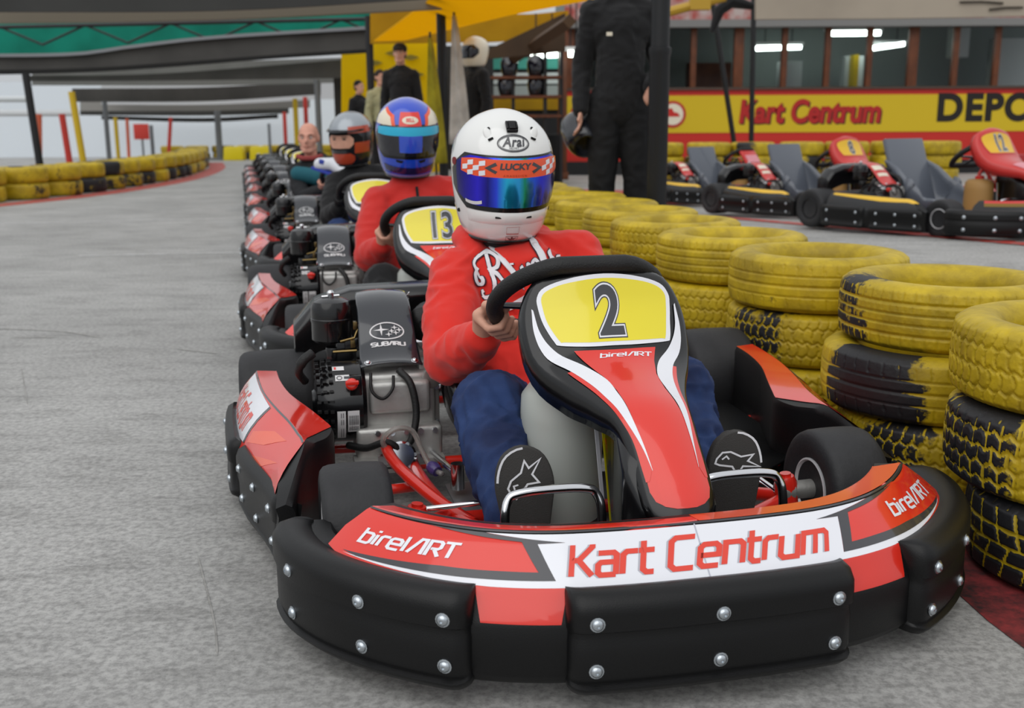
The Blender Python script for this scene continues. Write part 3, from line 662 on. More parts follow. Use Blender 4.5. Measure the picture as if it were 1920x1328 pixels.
    for s in (-1, 1):
        wheel(K, (s*.515, 0, .128), .128, .135, s, mat('rim_silver', '#dcdcde', .3, .2), True, 'front_wheel')
        wheel(K, (s*.652, 1.0, .142), .142, .205, s, dk, True, 'rear_wheel')
    # --- rear bumper
    MB().loft([[Vector((x, 1.175 + (.045 if abs(x) > .55 else 0)*-1 + b[0], b[1])) for b in ((-.02, .06), (-.035, .12), (-.03, .22), (0, .245), (.03, .235), (.045, .15), (.035, .06))] for x in (-.70, -.66, -.58, -.5, -.2, 0, .2, .5, .58, .66, .70)]).build('rear_bumper', BLK, K, bev=.006, ang=40)
    engine(K, parked)
    return K

def engine(K, parked):
    E = MB().box((-.365, .66, .20), (.19, .20, .20)).box((-.365, .60, .13), (.21, .16, .09)).box((-.36, .58, .245), (.15, .08, .08)).build('engine_block', ALU, K, bev=.012, seg=3)
    m = MB()
    for k in range(6): m.box((-.43 + .028*k, .72, .305), (.010, .13, .06))
    m.box((-.36, .71, .295), (.12, .12, .06)); m.build('cooling_fins', ALUD, E, bev=.002)
    MB().box((-.283, .68, .235), (.045, .16, .17)).box((-.28, .60, .215), (.045, .05, .12)).lathe([(.026, 0), (.026, .02), (0, .02)], (-.283, .58, .28), (.3, -1, .2), 16).build('cylinder_side_cover', ALUD, E, bev=.008)
    for x, y, z in [(-.295, .572, .17), (-.266, .572, .17), (-.295, .572, .26), (-.266, .572, .26)] + [(-.42 + .035*k, .517, .165) for k in range(5)]:
        MB().lathe([(.007, 0), (.007, .008), (0, .008)], (x, y, z), (0, -1, 0), 8).build('bolt', STL, E, ang=40)
    # recoil starter
    o = (-.57, .62, .225)
    rc = MB().lathe([(0, 0), (.03, 0), (.034, .006), (.078, .012), (.094, .028), (.100, .05), (.100, .118), (.092, .128), (0, .128)], o, (1, 0, 0), 40).build('recoil_starter', BLKG, E, ang=35)
    m = MB()
    for row, (xx, rr) in enumerate(((-.556, .094), (-.541, .100), (-.526, .1008))):
        for k in range(26):
            a = 2*pi*k/26; c = Vector((xx, .62 + rr*cos(a), .225 + rr*sin(a))); m.box(c, (.009, .012, .006), Matrix.Rotation(a, 3, 'X'))
    m.build('vent_grille', mat('vent_black', '#050506', .6), rc, ang=60)
    def rs(u, v): a = v/.1; return Vector((u, .62 - .1*cos(a), .225 + .1*sin(a)))
    OUT = (0, -1, .3)
    stick('sticker', poly_bm([[(-.515, -.085), (-.495, -.085), (-.495, .0), (-.515, .0)]]), rs, OUT, STICK, rc, .0012, .02)
    stick('sticker', poly_bm([[(-.490, -.06), (-.462, -.06), (-.462, .0), (-.490, .0)]]), rs, OUT, STICK, rc, .0012, .02)
    stick('sticker_print', poly_bm([[(-.487 + k*.003, -.055), (-.4855 + k*.003, -.055), (-.4855 + k*.003, -.012), (-.487 + k*.003, -.012)] for k in range(8)] + [[(-.5065 + k*.005, -.08), (-.5050 + k*.005, -.08), (-.5050 + k*.005, -.005), (-.5065 + k*.005, -.005)] for k in range(2)]), rs, OUT, DARK, rc, .0018, .03)
    stick('sticker', poly_bm([[(-.515, .075), (-.470, .075), (-.470, .092), (-.515, .092)]]), rs, (0, -.7, .7), STICK, rc, .0012, .02)
    stick('sticker', poly_bm([[(-.52, .108), (-.492, .108), (-.492, .124), (-.52, .124)]]), rs, (0, -.3, 1), STICK, rc, .0012, .02)
    stick('sticker_print', poly_bm([[(-.516, .111), (-.511, .111), (-.511, .121), (-.516, .121)]]), rs, (0, -.3, 1), RED, rc, .0018, .02)
    stick('sticker_print', poly_bm(oval((-.505, .0835), .006, .005, .002, 16) + [[(-.494, .080), (-.476, .080), (-.476, .087), (-.494, .087)]]), rs, (0, -.7, .7), DARK, rc, .0018, .02)
    MB().box((-.468, .535, .285), (.03, .02, .05)).build('switch_plate', BLKG, E, bev=.003)
    MB().lathe([(.015, 0), (.015, .012), (.011, .018), (0, .018)], (-.478, .527, .288), (0, -1, .35), 16).box((-.478, .508, .297), (.032, .012, .010)).build('stop_switch', RED, E, bev=.003)
    MB().tube(cat([(-.585, .60, .285), (-.60, .575, .315), (-.588, .565, .345), (-.565, .575, .36)], 5), [.010]*8 + [.012]*8, 10).build('pull_handle', GRIP, E, ang=180)
    # air filter and carburettor
    af = MB().lathe([(.046, 0), (.052, .006), (.052, .05), (.0535, .053), (.0535, .06), (.052, .062), (.052, .088), (.046, .104), (.03, .112), (0, .114)], (-.507, .76, .352), (0, 0, 1), 32).build('air_filter', BLKG, E, ang=30)
    MB().lathe([(.008, 0), (.010, .012), (.006, .018), (0, .018)], (-.507, .76, .466), (0, 0, 1), 10).tube([(-.53, .76, .468), (-.485, .76, .470)], .003, 6).build('filter_nut', CHR, af)
    MB().box((-.475, .74, .325), (.05, .06, .06)).box((-.455, .71, .35), (.05, .03, .03)).lathe([(.022, 0), (.022, .04), (0, .04)], (-.505, .74, .30), (0, 0, 1), 14).build('carburettor', BLKG, E, bev=.004)
    MB().tube([(-.49, .70, .36), (-.455, .69, .37), (-.445, .70, .39)], .004, 6).box((-.46, .69, .355), (.012, .012, .02)).tube([(-.51, .695, .335), (-.45, .685, .338)], .004, 6).box((-.452, .705, .40), (.01, .02, .02)).build('carburettor_linkage', BRASS, E, bev=.001)
    # sheet-metal cover with the maker's mark
    path = cat([(0, .97, .40), (0, .90, .452), (0, .82, .470), (0, .755, .455), (0, .70, .415), (0, .645, .362), (0, .60, .333), (0, .572, .327)], 6)
    pl = [0.]
    for i in range(1, len(path)): pl.append(pl[-1] + (path[i] - path[i-1]).length)
    def cov(x, l):
        p = Vector((0, interp(l, pl, [q.y for q in path]), interp(l, pl, [q.z for q in path]))); return Vector((-.375 + x, p.y, p.z - 1.6*x*x))
    w = lambda l: interp(l, [0, .08, .2, .3, .42, .5], [.030, .050, .060, .062, .066, .070])
    cv = MB().grid(lambda u, l: cov(u*w(l), l), [-1.12, -1.04, -.9, -.5, 0, .5, .9, 1.04, 1.12], [pl[-1]*k/30 for k in range(31)]).build('engine_cover', GLOSSGREY if not parked else PKR, E, ang=60, solid=.004)
    up = (0, -.6, .8); L0 = pl[-1] - .118
    tf = lambda polys: [[(a, L0 - b) for a, b in p] for p in polys]
    if not parked:
        stick('cover_logo', poly_bm(tf(oval((0, 0), .042, .025, .0035))), cov, up, STICK, cv, .003, .02)
        st = star4((-.014, .004), .019, .2, 1.1)
        for c in ((.020, .010), (.031, .003), (.012, -.001), (.022, -.006), (.004, -.011)): st += star4(c, .008, .28, 1.2)
        stick('cover_logo', poly_bm(tf(st)), cov, up, STICK, cv, .003, .02)
        P, W_ = tech('SUBARU', .26)
        stick('lettering', poly_bm(tf(skew(P, W_, (-.043, -.046), .086, .012))), cov, up, STICK, cv, .003, .02)
    else:
        stick('cover_logo', poly_bm([[(-.05, .25), (.05, .25), (.05, .30), (-.05, .30)], [(-.05, .33), (.05, .33), (.05, .36), (-.05, .36)]]), cov, up, CREAM, cv, .003, .02)
    for x, l in ((0, .085), (-.058, pl[-1] - .012), (.058, pl[-1] - .012)): bolts(cv, [cov(x, l) + Vector((0, -.002, .003))], [Vector((0, -.5, 1))], .007, CHR)
    # exhaust, hoses, pump
    MB().lathe([(.03, 0), (.045, .012), (.045, .15), (.03, .165), (0, .165)], (-.275, .72, .39), (.25, 1, -.05), 24).tube(cat([(-.27, .72, .39), (-.26, .63, .36), (-.265, .60, .30)], 5), .018, 10).build('exhaust', BLK, E, ang=40)
    P = [Vector((-.305 + .006*cos(k*1.2), .80 + .004*k*.4 + .0, .462 - .0022*k) ) + Vector((0, .006*sin(k*1.2), .006*cos(k*1.2+1))) for k in range(40)]
    MB().tube(P, .0016, 5).build('spring', CHR, E, ang=180)
    MB().tube(cat([(-.36, .56, .31), (-.335, .53, .28), (-.325, .515, .21), (-.34, .50, .15), (-.36, .50, .13)], 6), .009, 10).tube(cat([(-.49, .55, .13), (-.45, .50, .135), (-.41, .47, .155), (-.385, .465, .145), (-.375, .47, .125)], 6), .009, 10).tube(cat([(-.43, .545, .31), (-.43, .525, .27), (-.405, .52, .25), (-.38, .53, .27), (-.375, .545, .30)], 5), .004, 8).build('fuel_hose', GRIP, E, ang=180)
    MB().lathe([(.036, 0), (.036, .012), (.030, .016), (.028, .024), (0, .024)], (-.37, .475, .115), (.1, -1, .45), 28).box((-.37, .485, .108), (.11, .02, .022)).build('fuel_pump', CHR, E, ang=35)
    for k in range(6):
        a = pi*k/3; u, w2, ax = frame((.1, -1, .45)); c = Vector((-.37, .475, .115)) + ax*.014 + (u*cos(a) + w2*sin(a))*.031
        MB().lathe([(.0045, 0), (.0045, .005), (0, .005)], c, ax, 8).build('pump_screw', STL, E, ang=40)
    MB().tube(cat([(-.395, .46, .125), (-.415, .45, .165), (-.385, .44, .195), (-.345, .45, .185), (-.325, .44, .14), (-.305, .42, .10), (-.285, .38, .095)], 6), .0065, 10).build('clear_hose', HOSE, E, ang=180)
    MB().lathe([(.013, -.015), (.016, -.005), (.016, .005), (.013, .015), (0, .015)], (-.30, .41, .10), (.5, -1, -.3), 14).build('fuel_filter', mat('filter_violet', '#5a4a8c', .2, trans=.4), E)
    MB().box((-.37, .52, .095), (.22, .07, .018)).box((-.37, .56, .075), (.20, .14, .012)).build('engine_mount', ALU, E, bev=.004)
    # guard behind the engine
    MB().loft([[Vector((x, 1.02 + b[0], z0 + b[1])) for b in ((-.04, -.12), (-.05, .0), (-.03, .022), (.03, .03), (.06, .02), (.07, -.12))] for x, z0 in ((-.60, .33), (-.54, .395), (-.44, .425), (-.2, .43), (-.02, .42), (.02, .37))]).build('engine_guard', BLKG, E, bev=.006, ang=40)
# ------------------------------------------------------------------ helmets
HZ = [(-.165, .088, .108, .060), (-.150, .102, .130, .098), (-.12, .114, .144, .118), (-.08, .122, .152, .132), (-.03, .129, .153, .146), (.02, .132, .150, .152), (.06, .127, .141, .149), (.09, .115, .125, .136), (.115, .096, .104, .116), (.135, .071, .077, .086), (.148, .042, .046, .052), (.1545, .018, .020, .022), (.1555, .001, .001, .001)]
HCV = cat([(h[0], h[1], h[2]) for h in HZ], 5); HCB = cat([(h[0], h[3], 0) for h in HZ], 5)
def helm(az, z):
    """az: metres around from the front (about .14 m per radian), z: height; front faces -y"""
    a = az/.14; zs = [p.x for p in HCV]
    w = interp(z, zs, [p.y for p in HCV]); f = interp(z, zs, [p.z for p in HCV]); b = interp(z, zs, [p.y for p in HCB])
    return Vector((w*sin(a), -(f if cos(a) > 0 else b)*cos(a), z))
def band(x0, x1, z0, z1, bow=0, n=14, taper=0):
    """patch between two bowed edges, corners rounded by a taper towards the ends"""
    top = []; bot = []
    for k in range(n + 1):
        t = -1 + 2*k/n; x = x0 + (x1 - x0)*(t + 1)/2; e = taper*max(0, abs(t) - .75)/.25
        top.append((x, z1 + bow*(t*t) - e*(z1 - z0)*.5)); bot.append((x, z0 + bow*(t*t) + e*(z1 - z0)*.5))
    return top + bot[::-1]
def make_helmet(parent, style, loc=(0, 0, 0), rot=(0, 0, 0), name='helmet'):
    shell = {'white': HELW, 'blue': HELB, 'dark': HELD, 'silver': HELD, 'cream': CREAM}[style]
    rings = [[helm(.14*2*pi*k/48, p.x) for k in range(48)] for p in HCV]
    inner = [[Vector((v.x*.86, v.y*.86, v.z)) for v in rings[0]], [Vector((v.x*.8, v.y*.8, v.z + .06)) for v in rings[0]]][::-1]
    h = MB().loft(inner + rings, caps=True).build(name, shell, parent, ang=60)
    h.location = loc; h.rotation_euler = rot; F = (0, -1, .1)
    pb = lambda *p: poly_bm(list(p))
    MB().tube([v*1.0 for v in rings[0]], .006, 8, True).build('rim_trim', BLKG, h, ang=180)
    if style == 'silver':      # open visor, face showing, peak above
        stick('eye_opening', pb(band(-.155, .155, -.062, .040, .004, taper=.8)), helm, F, mat('helmet_lining', '#0b0b0d', .9), h, .0015, .02)
        stick('shell_graphic', pb(band(-.25, .25, .058, .150, -.01)), helm, (0, -1, .6), HELS, h, .0016, .02)
        stick('shell_graphic', pb(band(.06, .30, .035, .075, .0), band(.10, .30, -.085, -.02, 0), band(-.30, -.10, -.085, -.02, 0)), helm, F, HELR, h, .002, .02)
        stick('shell_graphic', pb(band(-.10, .10, -.150, -.085, .004, taper=.6)), helm, F, HELR, h, .002, .02)
        stick('face', pb(band(-.095, .095, -.052, .026, .002, taper=.6)), helm, F, SKIN, h, .0022, .01)
        for s in (-1, 1):
            stick('eye', pb([(s*.036 + .013*cos(a), .004 + .006*sin(a)) for a in [2*pi*k/12 for k in range(12)]]), helm, F, mat('eye_dark', '#2a1c18', .4), h, .003, .02)
            stick('eyebrow', pb(band(s*.038 - .018, s*.038 + .018, .014, .019, -.002)), helm, F, mat('brow_brown', '#4a3226', .8), h, .003, .02)
        MB().loft([[helm(.14*a, .045) + Vector((0, -.002, 0)), helm(.14*a, .052) + Vector((0, -.002, 0)), helm(.14*a, .050) + Vector((0, -.055*cos(a*1.15), .008)), helm(.14*a, .044) + Vector((0, -.055*cos(a*1.15), .006))] for a in [-1.25 + 2.5*k/16 for k in range(17)]]).build('peak', HELD, h, ang=50)
        return h
    # eye port, visor and the strip along its top
    stick('eye_port', pb(band(-.205, .205, -.082, .056, .004, taper=.7)), helm, F, BLKG, h, .0012, .012)
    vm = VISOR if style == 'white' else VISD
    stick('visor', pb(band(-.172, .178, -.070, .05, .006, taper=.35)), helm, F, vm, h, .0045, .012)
    if style == 'white':
        stick('visor_strip', pb(band(-.150, .165, .004, .046, .0035, taper=.3)), helm, F, LUCK, h, .0056, .012)
        for s in (-1, 1):
            chk = []
            for i in range(4):
                for j in range(3):
                    if (i + j) % 2 == (0 if s < 0 else 1) and not (i == 3 and j == 0):
                        x = s*(.085 + .017*i); z = .010 + .0115*j; chk.append([(x - .008, z - .004), (x + .009, z - .001), (x + .009, z + .0105), (x - .008, z + .0075)])
            stick('check_pattern', poly_bm(chk), helm, F, WHITE, h, .0062, .012)
            stick('strip_print', pb([(s*.078, .026), (s*.05, .040), (s*.045, .033), (s*.062, .026), (s*.045, .019), (s*.05, .013)]), helm, F, DARK, h, .0062, .012)
        stick('lettering', text_bm('LUCKY', .020, (0, .030), fat=.0008, sx=1.25, shear=.15), helm, F, DARK, h, .0066, .012)
        stick('lettering', text_bm('A M A D E S I G N', .007, (.0, .009), sx=1.1), helm, F, mat('dim_red', '#a83a20', .4), h, .0066, .012)
        stick('visor_label', pb(band(-.140, -.088, -.066, -.058, .004)), helm, F, STICK, h, .006, .012)
        stick('shell_logo', poly_bm(oval((0, .085), .047, .0185, .0035)), helm, F, DARK, h, .001, .012)
        stick('shell_logo', poly_bm(oval((0, .085), .043, .0155, .0008)), helm, F, DARK, h, .001, .012)
        stick('lettering', text_bm('Arai', .031, (0, .087), shear=.25, fat=.0008, sx=1.1, spacing=1.1), helm, F, DARK, h, .0014, .012)
        stick('lettering', text_bm('HELMET', .006, (0, .0735), sx=1.3), helm, F, DARK, h, .0014, .012)
        # camera mount, vents, chin slots, stickers
        c = helm(0, .1205); MB().box(c + Vector((0, -.004, .002)), (.028, .008, .034), Matrix.Rotation(radians(-52), 3, 'X')).box(c + Vector((0, -.006, .005)), (.017, .009, .026), Matrix.Rotation(radians(-52), 3, 'X')).box(c + Vector((.012, -.006, .004)), (.005, .010, .022), Matrix.Rotation(radians(-52), 3, 'X')).box(c + Vector((-.012, -.006, .004)), (.005, .010, .022), Matrix.Rotation(radians(-52), 3, 'X')).build('camera_mount', BLK, h, bev=.002)
        for s in (-1, 1):
            c = helm(s*.075, .100); vt = MB().sphere(c - Vector((0, -.004, 0)), (.011, .004, .024), 8, R=Matrix.Rotation(s*.5, 3, 'Y') @ Matrix.Rotation(-.5, 3, 'X')).build('brow_vent', HELW, h, ang=180)
            MB().box(helm(s*.070, .094) + Vector((0, -.003, .0)), (.013, .004, .005), Matrix.Rotation(s*.4, 3, 'Y')).build('vent_slot', BLK, vt); MB().lathe([(.004, 0), (.004, .002), (0, .002)], helm(s*.082, .116) + Vector((s*.002, -.001, 0)), (s*.5, -1, .5), 10).build('vent_hole', BLK, vt)
            MB().box(helm(s*.034, -.096) + Vector((0, -.001, 0)), (.036, .005, .005), Matrix.Rotation(s*-.06, 3, 'Y') @ Matrix.Rotation(s*.22, 3, 'Z')).build('chin_vent', BLK, h, bev=.0015)
            MB().lathe([(.005, 0), (.005, .003), (0, .003)], helm(s*.19, -.095), (s, -.5, 0), 10).build('rivet', BLK, h)
            MB().lathe([(.010, 0), (.010, .002), (0, .0025)], helm(s*.190, .030)*1.008, (s, -.35, 0), 14).build('visor_pivot', mat('pivot_red', '#7a1a1c', .3), h)
        MB().loft([[helm(.14*(-1.05 + 2.1*k/16), -.083) + Vector((0, -.0005, 0)), helm(.14*(-1.05 + 2.1*k/16), -.090) + Vector((0, -.004, 0)), helm(.14*(-1.05 + 2.1*k/16), -.106) + Vector((0, -.0045, 0)), helm(.14*(-1.05 + 2.1*k/16), -.114) + Vector((0, -.0005, 0))] for k in range(17)]).build('chin_bar', HELW, h, ang=60)
        stick('chin_sticker', poly_bm(stroke([(-.02, -.120), (.02, -.120), (.02, -.140), (-.02, -.140)], .0008, True) + [[(-.02, -.137), (.02, -.137), (.02, -.140), (-.02, -.140)]]), helm, F, mat('faint_red', '#c98a86', .4), h, .001, .01)
        stick('chin_sticker', poly_bm(stroke([(-.021, -.146), (.021, -.146), (.021, -.160), (-.021, -.160)], .001, True) + [[(-.018, -.149), (-.002, -.153), (-.004, -.158)], [(.018, -.149), (.002, -.153), (.004, -.158)], [(-.003, -.147), (.003, -.147), (.002, -.158), (-.002, -.158)]]), helm, F, DARK, h, .001, .01)
    if style == 'blue':
        stick('visor_strip', pb(band(-.165, .165, .012, .046, .002, taper=.2)), helm, F, SKY2, h, .0056, .012)
        stick('visor_panel', pb(band(-.05, .05, -.055, .012, .002)), helm, F, mat('visor_blue_tint', '#2a50c8', .1, coat=1), h, .0056, .012)
        stick('shell_graphic', pb([(-.052, .050), (.052, .050), (.05, .105), (-.05, .105)]), helm, F, RED, h, .0014, .012)
        stick('shell_graphic', pb([(.038*cos(a), .074 + .015*sin(a)) for a in [2*pi*k/24 for k in range(24)]]), helm, F, CREAM, h, .0018, .012)
        stick('lettering', text_bm('BELL', .019, (0, .074), fat=.0008), helm, F, RED, h, .0022, .012)
        for s in (-1, 1):
            stick('shell_graphic', pb([(s*.085, .050), (s*.20, .056), (s*.21, .085), (s*.17, .115), (s*.10, .085)]), helm, (s*.5, -1, .4), CREAM, h, .0014, .012)
            stick('shell_graphic', pb([(s*.068, .050), (s*.085, .050), (s*.10, .085), (s*.17, .115), (s*.16, .122), (s*.08, .092)]), helm, (s*.5, -1, .4), LUCK, h, .0014, .012)
            stick('shell_graphic', pb([(s*.235, -.12), (s*.30, -.12), (s*.32, .10), (s*.25, .10), (s*.255, 0)]), helm, (s, 0, 0), RED, h, .0014, .012)
            stick('chin_vent', pb([(s*.035, -.088), (s*.075, -.084), (s*.07, -.094), (s*.045, -.098)]), helm, F, BLK, h, .0014, .012)
        stick('shell_graphic', pb(band(-.17, .17, -.162, -.150, .01)), helm, F, mat('pale_blue', '#6d9ae8', .3, coat=.6), h, .0014, .012)
        stick('shell_graphic', pb(band(-.15, .15, -.146, -.118, .014)), helm, F, mat('helmet_navy', '#1c1a4a', .25, coat=.8), h, .0014, .012)
    return h
# ------------------------------------------------------------------ hands, heads, bodies
def hand_grip(mb, wc, wu, wv, wn_, ang, rx, rr, wrist, side=1):
    """fist closed round a wheel rim; wn_ points to the driver"""
    a = radians(ang); c = wc + wu*cos(a)*rx + wv*sin(a)*rr
    out = (wu*cos(a) + wv*sin(a)).normalized(); tan_ = (-wu*sin(a) + wv*cos(a)).normalized()
    if tan_.dot(Vector((0, 0, 1)) + Vector((0, -.5, 0))) < 0: tan_ = -tan_
    g = .026
    for k, (o, r, ln) in enumerate(((.036, .0098, 1.0), (.013, .0102, 1.06), (-.010, .0098, 1.0), (-.031, .0086, .86))):
        q = c + tan_*o; kn = q + out*(g + .018) + wn_*.014
        limb(mb, [kn, q + out*(g*.75)*ln - wn_*(g*.85), q - out*(g*.35)*ln - wn_*(g*1.02), q - out*(g*.98)*ln - wn_*(g*.15)], [r*1.12, r, r*.95, r*.82], 10)
    palm = [c + tan_*.036 + out*(g + .014) + wn_*.018, c - tan_*.030 + out*(g + .012) + wn_*.018]
    limb(mb, [palm[0], c + out*(g + .020) + wn_*.030, wrist], [.015, .024, .026], 12)
    limb(mb, [palm[1], c + out*(g + .016) + wn_*.030, wrist], [.014, .024, .026], 12)
    limb(mb, [c + out*(g + .006) + wn_*.028 + tan_*.012, c + tan_*.050 + out*.012 + wn_*.028, c + tan_*.060 - out*.014 + wn_*.020, c + tan_*.052 - out*.034 + wn_*.004], [.015, .012, .0112, .0098], 10)
def hand_loose(mb, wrist, d, side, up=(0, -1, 0)):
    """relaxed hand hanging along d: palm, four unequal curled fingers, a thumb from the side of the palm"""
    d = Vector(d).normalized(); fw = Vector(up); fw = (fw - d*fw.dot(d)).normalized(); sd = d.cross(fw)
    w = Vector(wrist); k = w + d*.09
    for j in range(4): limb(mb, [w, k + fw*(.030 - .020*j)], [.020, .0125], 10)
    for j, L in enumerate((.066, .074, .069, .054)):
        b = k + fw*(.030 - .020*j); limb(mb, [b, b + d*L*.45 + sd*side*.008, b + d*L*.8 + sd*side*.022, b + d*L + sd*side*.036], [.0105, .0095, .009, .008], 8)
    limb(mb, [w + d*.02 + fw*.018, w + d*.055 + fw*.045 + sd*side*.008, w + d*.085 + fw*.052 + sd*side*.016], [.013, .0115, .0095], 8)
def head_geo(mb, c, R, s=1):
    """skull, jaw, nose, brow, ears around c (middle of the head), face towards R @ -y"""
    f = lambda x, y, z: c + R @ Vector((x*s, y*s, z*s))
    mb.sphere(f(0, .012, .03), Vector((.076, .095, .088))*s, 12, R=R); mb.sphere(f(0, -.022, -.035), Vector((.062, .072, .082))*s, 10, R=R)
    limb(mb, [f(-.045, -.02, -.075), f(-.02, -.07, -.098), f(.02, -.07, -.098), f(.045, -.02, -.075)], [.022*s, .021*s, .021*s, .022*s], 10)
    limb(mb, [f(0, -.086, .012), f(0, -.107, -.022), f(0, -.100, -.030)], [.009*s, .013*s, .014*s], 8)
    limb(mb, [f(-.05, -.066, .024), f(-.018, -.083, .024), f(.018, -.083, .024), f(.05, -.066, .024)], [.012*s]*4, 8)
    limb(mb, [f(-.024, -.083, -.058), f(0, -.092, -.056), f(.024, -.083, -.058)], [.007*s, .009*s, .007*s], 8)
    limb(mb, [f(-.020, -.082, -.070), f(0, -.088, -.070), f(.020, -.082, -.070)], [.006*s, .009*s, .006*s], 8)
    for q in (-1, 1):
        mb.sphere(f(q*.045, -.052, -.020), Vector((.022, .024, .024))*s, 8, R=R); mb.sphere(f(q*.079, .012, -.005), Vector((.009, .020, .034))*s, 8, R=R)
def face_bits(root, c, R, s=1, brow='#5a4030', hair=None):
    f = lambda x, y, z: c + R @ Vector((x*s, y*s, z*s))
    for q in (-1, 1):
        e = MB().sphere(f(q*.032, -.071, .006), .0125*s, 8).build('eye', mat('eye_white', '#cfc8c0', .2), root, ang=180)
        MB().sphere(f(q*.032, -.0805, .006), .0055*s, 6).build('iris', mat('iris', '#2c2a2a', .2), e, ang=180)
        MB().tube([f(q*.016, -.092, .025), f(q*.035, -.090, .030), f(q*.054, -.074, .026)], [.003*s, .004*s, .002*s], 6).build('eyebrow', mat('brow' + brow, brow, .9), root, ang=180)
    MB().tube([f(-.024, -.0905, -.064), f(0, -.098, -.0635), f(.024, -.0905, -.064)], [.002*s, .003*s, .002*s], 6).build('mouth', mat('lip', '#a05a50', .5), root, ang=180)
    if hair:
        m = MB(); m.sphere(f(0, .022, .045), Vector((.084, .098, .086))*s, 10, R=R); m.sphere(f(0, .05, -.01), Vector((.076, .065, .07))*s, 8, R=R)
        fuse(m, 'hair', mat('hair' + hair, hair, .8), root, .012, 2, .002, 60)
def seated(label, style, loc, rz, top, leg, lean=(0, 0, 0), vox=.008, near=False, group=None, helmet=True, head_turn=0, head_off=(0, 0, 0), knee=None, hand=SKIN, head_tilt=.12):
    L = Vector(lean)
    pel = Vector((0, .60, .18)); che = Vector((-.02, .735, .44)) + L*.7; nk = Vector((-.045, .765, .600)) + L
    sh = {-1: Vector((-.180, .73, .515)) + L*.9, 1: Vector((.140, .735, .550)) + L*.9}
    wc = Vector((-.02, .185, .530)); wu = Vector((1, 0, 0)); wv = Vector((0, -.80, .60)); wn_ = Vector((0, .60, .80))
    ga = {-1: 216, 1: -15}; el = {}; wr = {}; gp = {}
    for s in (-1, 1):
        a = radians(ga[s]); gp[s] = wc + wu*cos(a)*.175 + wv*sin(a)*.165
        wr[s] = gp[s] + Vector((s*.030, .080, -.050)); el[s] = Vector((s*.235 + (-.004 if s < 0 else 0), .50, .345)) + L*.4
    hip = {s: Vector((s*.10, .56, .175)) for s in (-1, 1)}; kn = {-1: Vector((-.205, .205, .298)), 1: Vector((.225, .20, .312))}
    if knee: kn.update(knee)
    an = {-1: Vector((-.205, -.07, .135)), 1: Vector((.195, -.07, .135))}
    # body: one skin from head to ankles, with closed hands
    m = MB(); limb(m, [pel, che, nk - Vector((0, 0, .03))], [.115, .125, .075]); limb(m, [nk - Vector((0, 0, .05)), nk + Vector((0, -.02, .07))], [.052, .050])
    hc = nk + Vector((-.012, -.015, .178)) + Vector(head_off); R = Matrix.Rotation(head_turn, 3, 'Z') @ Matrix.Rotation(head_tilt, 3, 'X')
    if not helmet: head_geo(m, hc, R)
    else: m.sphere(hc, (.07, .085, .10), 10)
    for s in (-1, 1):
        limb(m, [che + Vector((s*.08, 0, .06)), sh[s], el[s], wr[s]], [.06, .046, .036, .027])
        hand_grip(m, wc, wu, wv, wn_, ga[s], .175, .165, wr[s], s)
        limb(m, [pel + Vector((s*.06, 0, 0)), hip[s], kn[s], an[s]], [.09, .075, .052, .036])
    root = fuse(m, 'person', hand, None, .0045 if near else .009, 3)
    root.location = loc; root.rotation_euler = (0, 0, rz); tag(root, label, 'person', group)
    # top
    m = MB(); limb(m, [pel + Vector((0, .0, .03)), che - Vector((0, 0, .08)), che + Vector((0, 0, .03)), nk - Vector((0, 0, .055 if near else .03))], [.150, .155, .148, .074 if near else .088], 18)
    m.sphere(che + Vector((0, -.01, -.01 if near else .02)), (.185, .125, .13), 12); m.sphere(pel + Vector((0, -.04, .03)), (.18, .14, .10), 10)
    limb(m, [sh[-1] + Vector((.02, 0, .005)), nk + Vector((0, .01, -.045)), sh[1] + Vector((-.02, 0, .01))], [.064, .052 if near else .072, .066], 16)
    for s in (-1, 1):
        w2 = wr[s] + (wr[s] - el[s]).normalized()*-.004
        limb(m, [che + Vector((s*.10, 0, .05)), sh[s], sh[s].lerp(el[s], .5) + Vector((s*.012, 0, -.012)), el[s], el[s].lerp(w2, .55), w2], [.085, .074, .068, .064, .056, .042], 16)
    if near:   # hood lying round the neck
        limb(m, cat([nk + Vector(p) for p in ((-.075, -.088, -.075), (-.092, -.02, -.015), (-.095, .06, .005), (0, .11, .015), (.095, .06, .005), (.092, -.02, -.015), (.075, -.088, -.075))], 4), [.024]*2 + [.031]*21 + [.024]*2, 12)
    tp = fuse(m, 'hoodie' if near else 'jacket', top, root, .006 if near else .010, 5, .0055 if near else .005, 13, fstretch=(1, 1.2, 1.5))
    if not near and style == 'blue':
        MB().tube([nk + Vector((.02, -.095, -.02)), che + Vector((.0, -.16, .04)), che + Vector((-.005, -.165, -.1))], .006, 6).build('zip', BLKC, tp)
    # trousers
    m = MB(); m.sphere(pel + Vector((0, -.02, -.01)), (.165, .14, .105), 12)
    for s in (-1, 1):
        lo = kn[s].lerp(an[s], .92)
        limb(m, [pel + Vector((s*.07, 0, 0)), hip[s], hip[s].lerp(kn[s], .55), kn[s], kn[s].lerp(lo, .45) + Vector((0, .02, -.005)), lo], [.105, .100, .088, .076, .072, .060], 16)
    fuse(m, 'jeans' if leg in (JEAN, JEANL) else 'trousers', leg, root, .007 if near else .010, 4, .010 if near else .006, 15, fstretch=(1, 1.6, 1))
